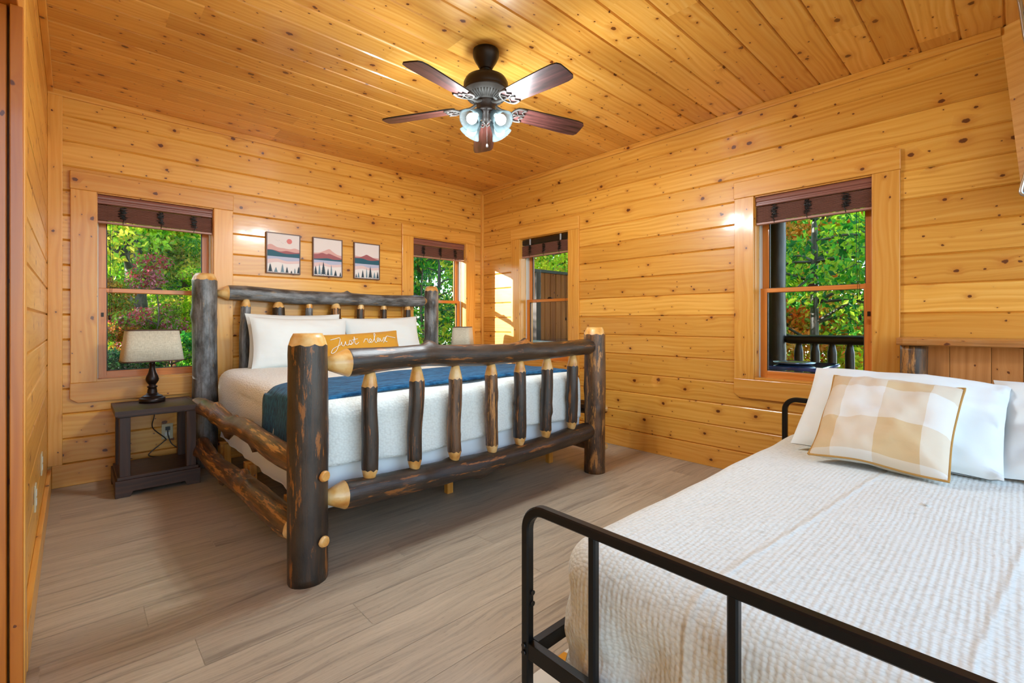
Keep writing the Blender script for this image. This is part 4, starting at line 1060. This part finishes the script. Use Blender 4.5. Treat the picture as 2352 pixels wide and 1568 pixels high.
# ------------------------------------------------------------------ porch
mb = MB(); y = -2.
while y < 5.2:
    mb.box(3.78, 6.3, y, y+.135, -.16, -.12, 0); y += .14
tag(mb.build('porch_deck', DARKW), 'porch floor boards outside the right wall', kind='structure')
mb = MB(); mb.box(3.77, 6.9, -2., 5.4, 2.75, 2.85); tag(mb.build('porch_shade_roof', DARKW), 'unseen porch roof slab added to shade the porch', kind='structure')  # out of view, added to block the sky and darken the porch posts
PD = BARK_P
o = log('porch_post', [(6.1, 1.95, -.13), (6.1, 1.95, 2.76)], .10, None, 22, (0, 0), .08, (), (PD, PD), .03, seed=90)
tag(o, 'thick dark log porch post seen through the right window', 'post')
rail = empty('porch_railing', (6.1, .8, -.13), 'dark log porch railing with turned balusters outside right window', 'railing')
log('top_rail', [(6.1, 1.87, .90), (6.1, 1.2, .905), (6.1, -.6, .90)], .052, rail, 16, (.06, 0), .03, (), (PD, PD), .04, seed=91)
log('bottom_rail', [(6.1, 1.87, .08), (6.1, -.6, .08)], .045, rail, 14, (.0, 0), .03, (), (PD, PD), .04, seed=92)
for k in range(12):
    y = 1.715-.162*k; log('baluster', [(6.1, y, .87), (6.1, y, .10)], .045, rail, 14, (.10, .08), .024, (), (PD, PD), .03, seed=100+k)
log('top_rail', [(6.1, 2.05, .90), (6.1, 3.2, .90), (6.1, 4.55, .90)], .052, rail, 16, (0, 0), .03, (), (PD, PD), .04, seed=93)
for k in range(14):
    y = 2.2+.17*k; log('baluster', [(6.1, y, .87), (6.1, y, .10)], .045, rail, 14, (.10, .08), .024, (), (PD, PD), .03, seed=130+k)
sc = empty('privacy_screen', (5.4, 4.62, -.12), 'brown vertical board privacy fence outside the narrow corner window', 'fence')
for k in range(12):
    x = 4.83+k*.118; mb = MB(); mb.box(x, x+.108, 4.62, 4.64, -.12, 1.80, 2); mb.build('fence_board', FS, sc) if k else None
    if k == 0:
        FS = mat_pine('fence_wood', rgb('#d0843c'), rgb('#b46a2a'), rgb('#844a1c'), knots=.4, coat=0, rough=.7)
        mb.build('fence_board', FS, sc)
mb = MB(); mb.box(4.70, 6.3, 4.58, 4.68, 1.80, 1.84, 0); mb.build('top_cap', PD, sc)
mb = MB(); mb.box(4.73, 4.82, 4.58, 4.67, -.12, 1.80, 2); mb.build('corner_stud', DARKW, sc)
tub = empty('hot_tub', (5.2, 3.6, -.12), 'dark covered hot tub on the porch below the privacy fence', 'hot tub')
mb = MB(); mb.box(4.5, 6.0, 2.75, 4.5, -.12, .76, 2); mb.build('tub_body', DARKW, tub, bevel=.03)
mb = MB(); mb.box(4.45, 6.04, 2.70, 4.54, .76, .86); mb.build('tub_cover', simple('tub_vinyl', rgb('#16202a'), .25, coat=.5), tub, bevel=.02)
grill = empty('patio_table', (4.25, 1.25, -.12), 'glossy patio table outside right window, sky reflection painted in as blue', 'table')
mb = MB(); mb.box(3.95, 4.55, .98, 1.62, .735, .765); mb.build('table_top', simple('gloss_sky_tint', rgb('#0a3c80'), .08, coat=1.), grill, bevel=.008)  # blue of the reflected sky is put into the base colour
mb = MB(); mb.lathe([(.10, .766), (.14, .775), (.15, .785), (.10, .79), (.001, .79)], (4.22, 1.22, 0), 30); mb.build('round_tray', simple('tray', rgb('#9fb0c0'), .1, .6), grill)
for (x, y) in ((3.98, 1.01), (4.49, 1.01), (3.98, 1.56), (4.49, 1.56)):
    mb = MB(); mb.box(x, x+.03, y, y+.03, -.12, .735); mb.build('leg', BLKPL, grill)

# ------------------------------------------------------------------ outside ground and trees
def gh(x, y):
    h = -.9
    d = max(0, y-6.0)*.22 if x < 3.5 else max(0, y-8)*.05
    h += d; h -= max(0, x-6.8)*.10
    return h+noise.noise(Vector((x*.4, y*.4, 0)))*.15
mb = MB(); rows = []
for i in range(45):
    rows.append([(-14+j*.9, -8+i*.9, gh(-14+j*.9, -8+i*.9)) for j in range(50)])
mb.grid([r[::1] for r in rows], None)
m, nt, b = newmat('forest_floor'); q = N(nt); co = q.n('TexCoord').outputs['Object']
v = q.n('TexVoronoi', ins={'Vector': co, 'Scale': 9.}); c = q.n('SeparateColor', ins={0: v.outputs['Color']}).outputs[0]
q.link(q.ramp(c, [(.0, rgb('#3c4a1c')), (.35, rgb('#5b4a2a')), (.65, rgb('#6f7a2c')), (.9, rgb('#9a6a30'))]), b.inputs['Base Color']); b.inputs['Roughness'].default_value = 1.
tag(mb.build('ground', m), 'leafy hillside ground outside the windows', kind='structure')

def mat_leaf():
    m = bpy.data.materials.new('leaf'); m.use_nodes = True; nt = m.node_tree; nt.nodes.clear(); q = N(nt)
    out = q.n('OutputMaterial'); at = q.n('Attribute', attribute_name='leafcol').outputs['Color']
    d = q.n('BsdfPrincipled', ins={'Base Color': at, 'Roughness': .45}); t = q.n('BsdfTranslucent', ins={0: at})
    mx = q.n('MixShader', ins={0: .62}); q.link(d.outputs[0], mx.inputs[1]); q.link(t.outputs[0], mx.inputs[2]); q.link(mx.outputs[0], out.inputs[0])
    return m
LEAF = mat_leaf()
SUN_D = np.array([.776, -.63, -.24]); SUN_D /= np.linalg.norm(SUN_D)
def corridor_mask(c):
    """keep the sun's path to the corner window open"""
    p0 = np.array([2.95, 4.5, 1.25]); w = c-p0; t = -(w@SUN_D); perp = w+np.outer(t, SUN_D); return ~((np.linalg.norm(perp, axis=1) < .95) & (t > 0))
def leaves(name, centers, radii, count, size, cols, parent, seed, droop=.3, flat=.0):
    far = math.hypot(*centers[0][:2]); k_ = 1.
    if far > 6: k_ = .62
    rs = np.random.RandomState(seed); size *= k_; n = int(count/(k_*k_)*1.15)
    ci = rs.randint(0, len(centers), n); C = np.array(centers)[ci]; Rr = np.array(radii)[ci]
    d = rs.normal(size=(n, 3)); d /= np.linalg.norm(d, axis=1)[:, None]; d[:, 2] *= .7
    c = C+d*(Rr*rs.uniform(.25, 1., n)**.6)[:, None]
    k = corridor_mask(c); c = c[k]; ci = ci[k]; n = len(c)
    ax = rs.normal(size=(n, 3)); ax[:, 2] -= droop*2; ax /= np.linalg.norm(ax, axis=1)[:, None]
    b = rs.normal(size=(n, 3)); b[:, 2] *= .5; sd = np.cross(ax, b); sd /= np.linalg.norm(sd, axis=1)[:, None]; nn = np.cross(sd, ax)
    s = size*rs.uniform(.6, 1.3, n)[:, None]
    p0 = c; p1 = c+ax*s*.45+sd*s*.26+nn*s*.08; p2 = c+ax*s; p3 = c+ax*s*.45-sd*s*.26+nn*s*.08
    V = np.stack([p0, p1, p2, p3], 1).reshape(-1, 3); F = np.arange(n*4).reshape(n, 4)
    me = bpy.data.meshes.new(name); off = Vector((0, 0, 0)); p = parent
    while p is not None: off += Vector(p.location); p = p.parent
    V = V-np.array(off)
    me.from_pydata(V.tolist(), [], F.tolist())
    at = me.color_attributes.new('leafcol', 'FLOAT_COLOR', 'CORNER')
    cc = np.array([rgb(h) for h in cols]); base = rs.randint(0, len(cols), len(centers)); pick = np.where(rs.rand(n) < .62, base[ci], rs.randint(0, len(cols), n))
    col = cc[pick]*rs.uniform(.7, 1.3, n)[:, None]; col[:, 3] = 1
    at.data.foreach_set('color', np.repeat(np.clip(col, 0, 1), 4, axis=0).ravel())
    me.materials.append(LEAF); o = bpy.data.objects.new(name, me); COL.objects.link(o); o.parent = parent
    return o
G1 = ['#9bd024', '#c4e23a', '#e4e83e', '#63ab24', '#a8d62c', '#f0dc48']; G2 = ['#3c9434', '#5cb43a', '#8ccc3a', '#2c7838', '#bcd84a']
OR = ['#e0902c', '#e8742a', '#c9b02e', '#7fa02a', '#e0a84a']; RD = ['#c85a70', '#d890a0', '#8fb42a', '#7fb02a', '#5fa424', '#b84a4a']; DG = ['#2d4a2c', '#3f6a34', '#586a44', '#6a6a4c', '#2c5a3a']
def tree(x, y, h, r, cols, label, group, seed, name='tree', nleaf=5000, size=.13, tr=.09, fork=.5, crown=.45, lean=0., cl=26, low=0.):
    z0 = gh(x, y); o = empty(name, (x, y, z0), label, 'tree' if 'shrub' not in name else 'shrub', group)
    rn = random.Random(seed); cs = []; rd = []; mb = MB()
    top = Vector((x+lean, y, z0+h)); trunk = [(x, y, z0-.1, tr), (x+lean*.3+rn.uniform(-.08, .08), y, z0+h*.33, tr*.8), (x+lean*.6+rn.uniform(-.1, .1), y, z0+h*.66, tr*.55), (top.x, top.y, top.z, tr*.2)]
    dn = catmull(trunk, 6); mb.tube([p[:3] for p in dn], [p[3] for p in dn], 9)
    for k in range(cl):
        t = crown+(1-crown)*rn.random()*.98; i = min(int(t*(len(dn)-1)), len(dn)-2); b = Vector(dn[i][:3])
        a = rn.uniform(0, 2*PI); L = r*rn.uniform(.35, 1.)*(1-.45*max(0, (t-.6)/.4)); e = b+Vector((math.cos(a)*L, math.sin(a)*L, L*rn.uniform(.0, .6)-low*L))
        m = b.lerp(e, .5)+Vector((0, 0, .1*L)); mb.tube(catmull([tuple(b), tuple(m), tuple(e)], 4), [tr*.28*(1-j/12)+.004 for j in range(9)], 6)
        cs += [tuple(e), tuple(m.lerp(e, .4))]; rd += [r*.33, r*.28]
        for _ in range(2):
            e2 = e+Vector((rn.uniform(-1, 1), rn.uniform(-1, 1), rn.uniform(-.5, .5)))*r*.3; mb.tube([tuple(e), tuple(e2)], [.008, .004], 5); cs.append(tuple(e2)); rd.append(r*.25)
    mb.build('trunk', BARK_T, o); leaves('foliage', cs, rd, nleaf, size, cols, o, seed)
    return o
# through the left window
gA = 'yellow green trees outside the left window'
tree(.95, 10.2, 6.5, 1.7, G1, 'yellow green tree with thick trunk, centre of the left window', gA, 1, nleaf=11000, size=.14, tr=.16, crown=.3, cl=40, lean=-.5)
tree(.1, 11.5, 6, 1.9, G1, 'bright yellow green tree at left side of the left window', gA, 2, nleaf=10000, size=.15, crown=.1, cl=44)
tree(2.2, 11.8, 6, 1.8, G1+G2, 'green tree at right side of the left window', gA, 3, nleaf=10000, size=.15, crown=.1, cl=44)
tree(1.2, 14.5, 8, 2.6, G2+G1, 'tall green tree farthest behind the left window trees', gA, 4, nleaf=12000, size=.22, crown=.05, cl=50)
tree(-1.9, 6.8, 3.9, 1.15, G1, 'unseen leafy tree added to block sun from the left window', gA, 5, nleaf=9000, size=.15, crown=.25, cl=40)  # out of view, added so its crown stops sun entering the left window
gB = 'undergrowth outside the left window'
tree(.45, 7.6, 1.25, .55, DG, 'dull grey green shrub behind the left table lamp', gB, 6, 'shrub', 3000, .07, .02, crown=.1, cl=16)
tree(1.05, 7.9, 1.5, .55, G2, 'green shrub low at right of the left window', gB, 7, 'shrub', 3000, .08, .02, crown=.1, cl=16)
tree(.85, 8.8, 2.2, .6, RD, 'red and pink leaved shrub in the left window middle', gB, 8, 'shrub', 3200, .08, .02, crown=.45, cl=14)
tree(.35, 8.9, 2.0, .55, ['#c9a02e', '#b06a2a', '#7fa02a'], 'orange brown shrub left of the pink shrub', gB, 9, 'shrub', 2600, .08, .02, crown=.4, cl=14)
tree(1.55, 8.9, 2.2, .6, G1+RD[:1], 'mixed green and red shrub near the bed post', gB, 10, 'shrub', 3000, .08, .02, crown=.3, cl=14)
tree(.7, 6.7, .7, .4, G2, 'low bright green plant under the left window glass', gB, 16, 'shrub', 1500, .08, .012, crown=.1, cl=10)
tree(2.9, 15., 8, 2.6, G1+OR[:1], 'tall yellow tree farthest behind at right of the left window', gA, 17, nleaf=12000, size=.22, crown=.05, cl=50)
tree(1.5, 10.6, 2.6, 1.0, G1, 'young bright green tree in front of the thick trunk', gA, 18, nleaf=6000, size=.13, crown=.2, cl=26)
# through the corner windows
gC = 'trees outside the two corner windows'
tree(5.6, 8.3, 4.6, 1.3, G2, 'branchy tree with bare limbs outside back wall corner window', gC, 21, nleaf=2200, size=.16, tr=.06, crown=.3, cl=34)
tree(4.7, 7.4, 3.4, 1.0, G2+['#d9dc3a'], 'slim green and yellow tree left in back wall corner window', gC, 22, nleaf=1500, size=.15, tr=.04, crown=.3, cl=26)
tree(7.4, 11.5, 5.5, 1.8, G2, 'far dark green tree outside back wall corner window', gC, 23, nleaf=3000, size=.2, crown=.3)
tree(7.2, 6.7, 4.6, 1.3, G1, 'yellow green tree above the privacy fence', gC, 24, nleaf=4500, size=.15, crown=.4)
# through the right window
gD = 'autumn trees beyond the porch railing'
tree(8.3, 2.10, 5.6, 1.5, G2+G1[:2], 'slender tree with dark forked trunk beyond porch railing', gD, 31, nleaf=2600, size=.17, tr=.075, crown=.3, cl=30, low=.2)
tree(10.6, 3.4, 5.5, 1.7, OR, 'orange leaved tree left part of the right window', gD, 32, nleaf=6500, size=.17, crown=.15)
tree(11.2, 1.9, 5.0, 1.7, OR+G1, 'orange and green tree right part of the right window', gD, 33, nleaf=6500, size=.17, crown=.15)
tree(13.5, 3.0, 8.5, 2.6, G1, 'tall yellow green tree farthest beyond the porch', gD, 34, nleaf=9500, size=.24, crown=.25)
tree(13.8, 5.6, 8., 2.4, G1+G2, 'far green tree behind the porch post', gD, 35, nleaf=8500, size=.24, crown=.1, cl=40)
tree(9.2, 4.3, 3.2, 1.0, OR, 'low orange tree beside the porch post', gD, 36, nleaf=3000, size=.14, crown=.1)
tree(10.5, 9.8, 6.5, 2.2, G1, 'distant green tree left of privacy fence', gC, 37, nleaf=4500, size=.22, crown=.1)

# ------------------------------------------------------------------ light and world
w = bpy.data.worlds.new('world'); SC.world = w; w.use_nodes = True; nt = w.node_tree; nt.nodes.clear(); q = N(nt)
sky = q.n('TexSky', sky_type='NISHITA', sun_disc=False, sun_elevation=math.radians(35), sun_rotation=math.radians(-50), altitude=300., air_density=1., dust_density=.6)
bg = q.n('Background', ins={1: 1.15}); q.link(q.mix(.6, sky.outputs[0], (.95, 1.25, 1.5, 1)), bg.inputs[0]); out = q.n('OutputWorld'); q.link(bg.outputs[0], out.inputs[0])
S = bpy.data.lights.new('sun', 'SUN'); S.energy = 10.; S.angle = .012; S.color = (1, .95, .86)
so = bpy.data.objects.new('sun', S); COL.objects.link(so); so.location = (-8, 12, 8)
so.rotation_euler = Vector(SUN_D).to_track_quat('-Z', 'Y').to_euler()

# ------------------------------------------------------------------ camera
cam = bpy.data.cameras.new('camera'); co = bpy.data.objects.new('camera', cam); COL.objects.link(co); SC.camera = co
cam.sensor_width = 36.; cam.lens = 1082/2352*36; cam.shift_y = -(784-738)/2352; cam.clip_start = .05
co.location = (0, 0, 1.107); a = math.radians(47.04)
co.rotation_euler = Vector((math.cos(a), math.sin(a), 0)).to_track_quat('-Z', 'Y').to_euler()
SC.view_settings.view_transform = 'Standard'; SC.view_settings.look = 'None'; SC.view_settings.gamma = 1.; SC.view_settings.exposure = .26; SC.view_settings.use_curve_mapping = False
SC.cycles.use_denoising = True; SC.cycles.max_bounces = 6; SC.cycles.diffuse_bounces = 3; SC.cycles.glossy_bounces = 3; SC.cycles.transparent_max_bounces = 10
SC.cycles.use_adaptive_sampling = True; SC.cycles.adaptive_threshold = .08; SC.cycles.adaptive_min_samples = 16
SC.cycles.sample_clamp_indirect = 8.; SC.cycles.caustics_reflective = False; SC.cycles.caustics_refractive = False
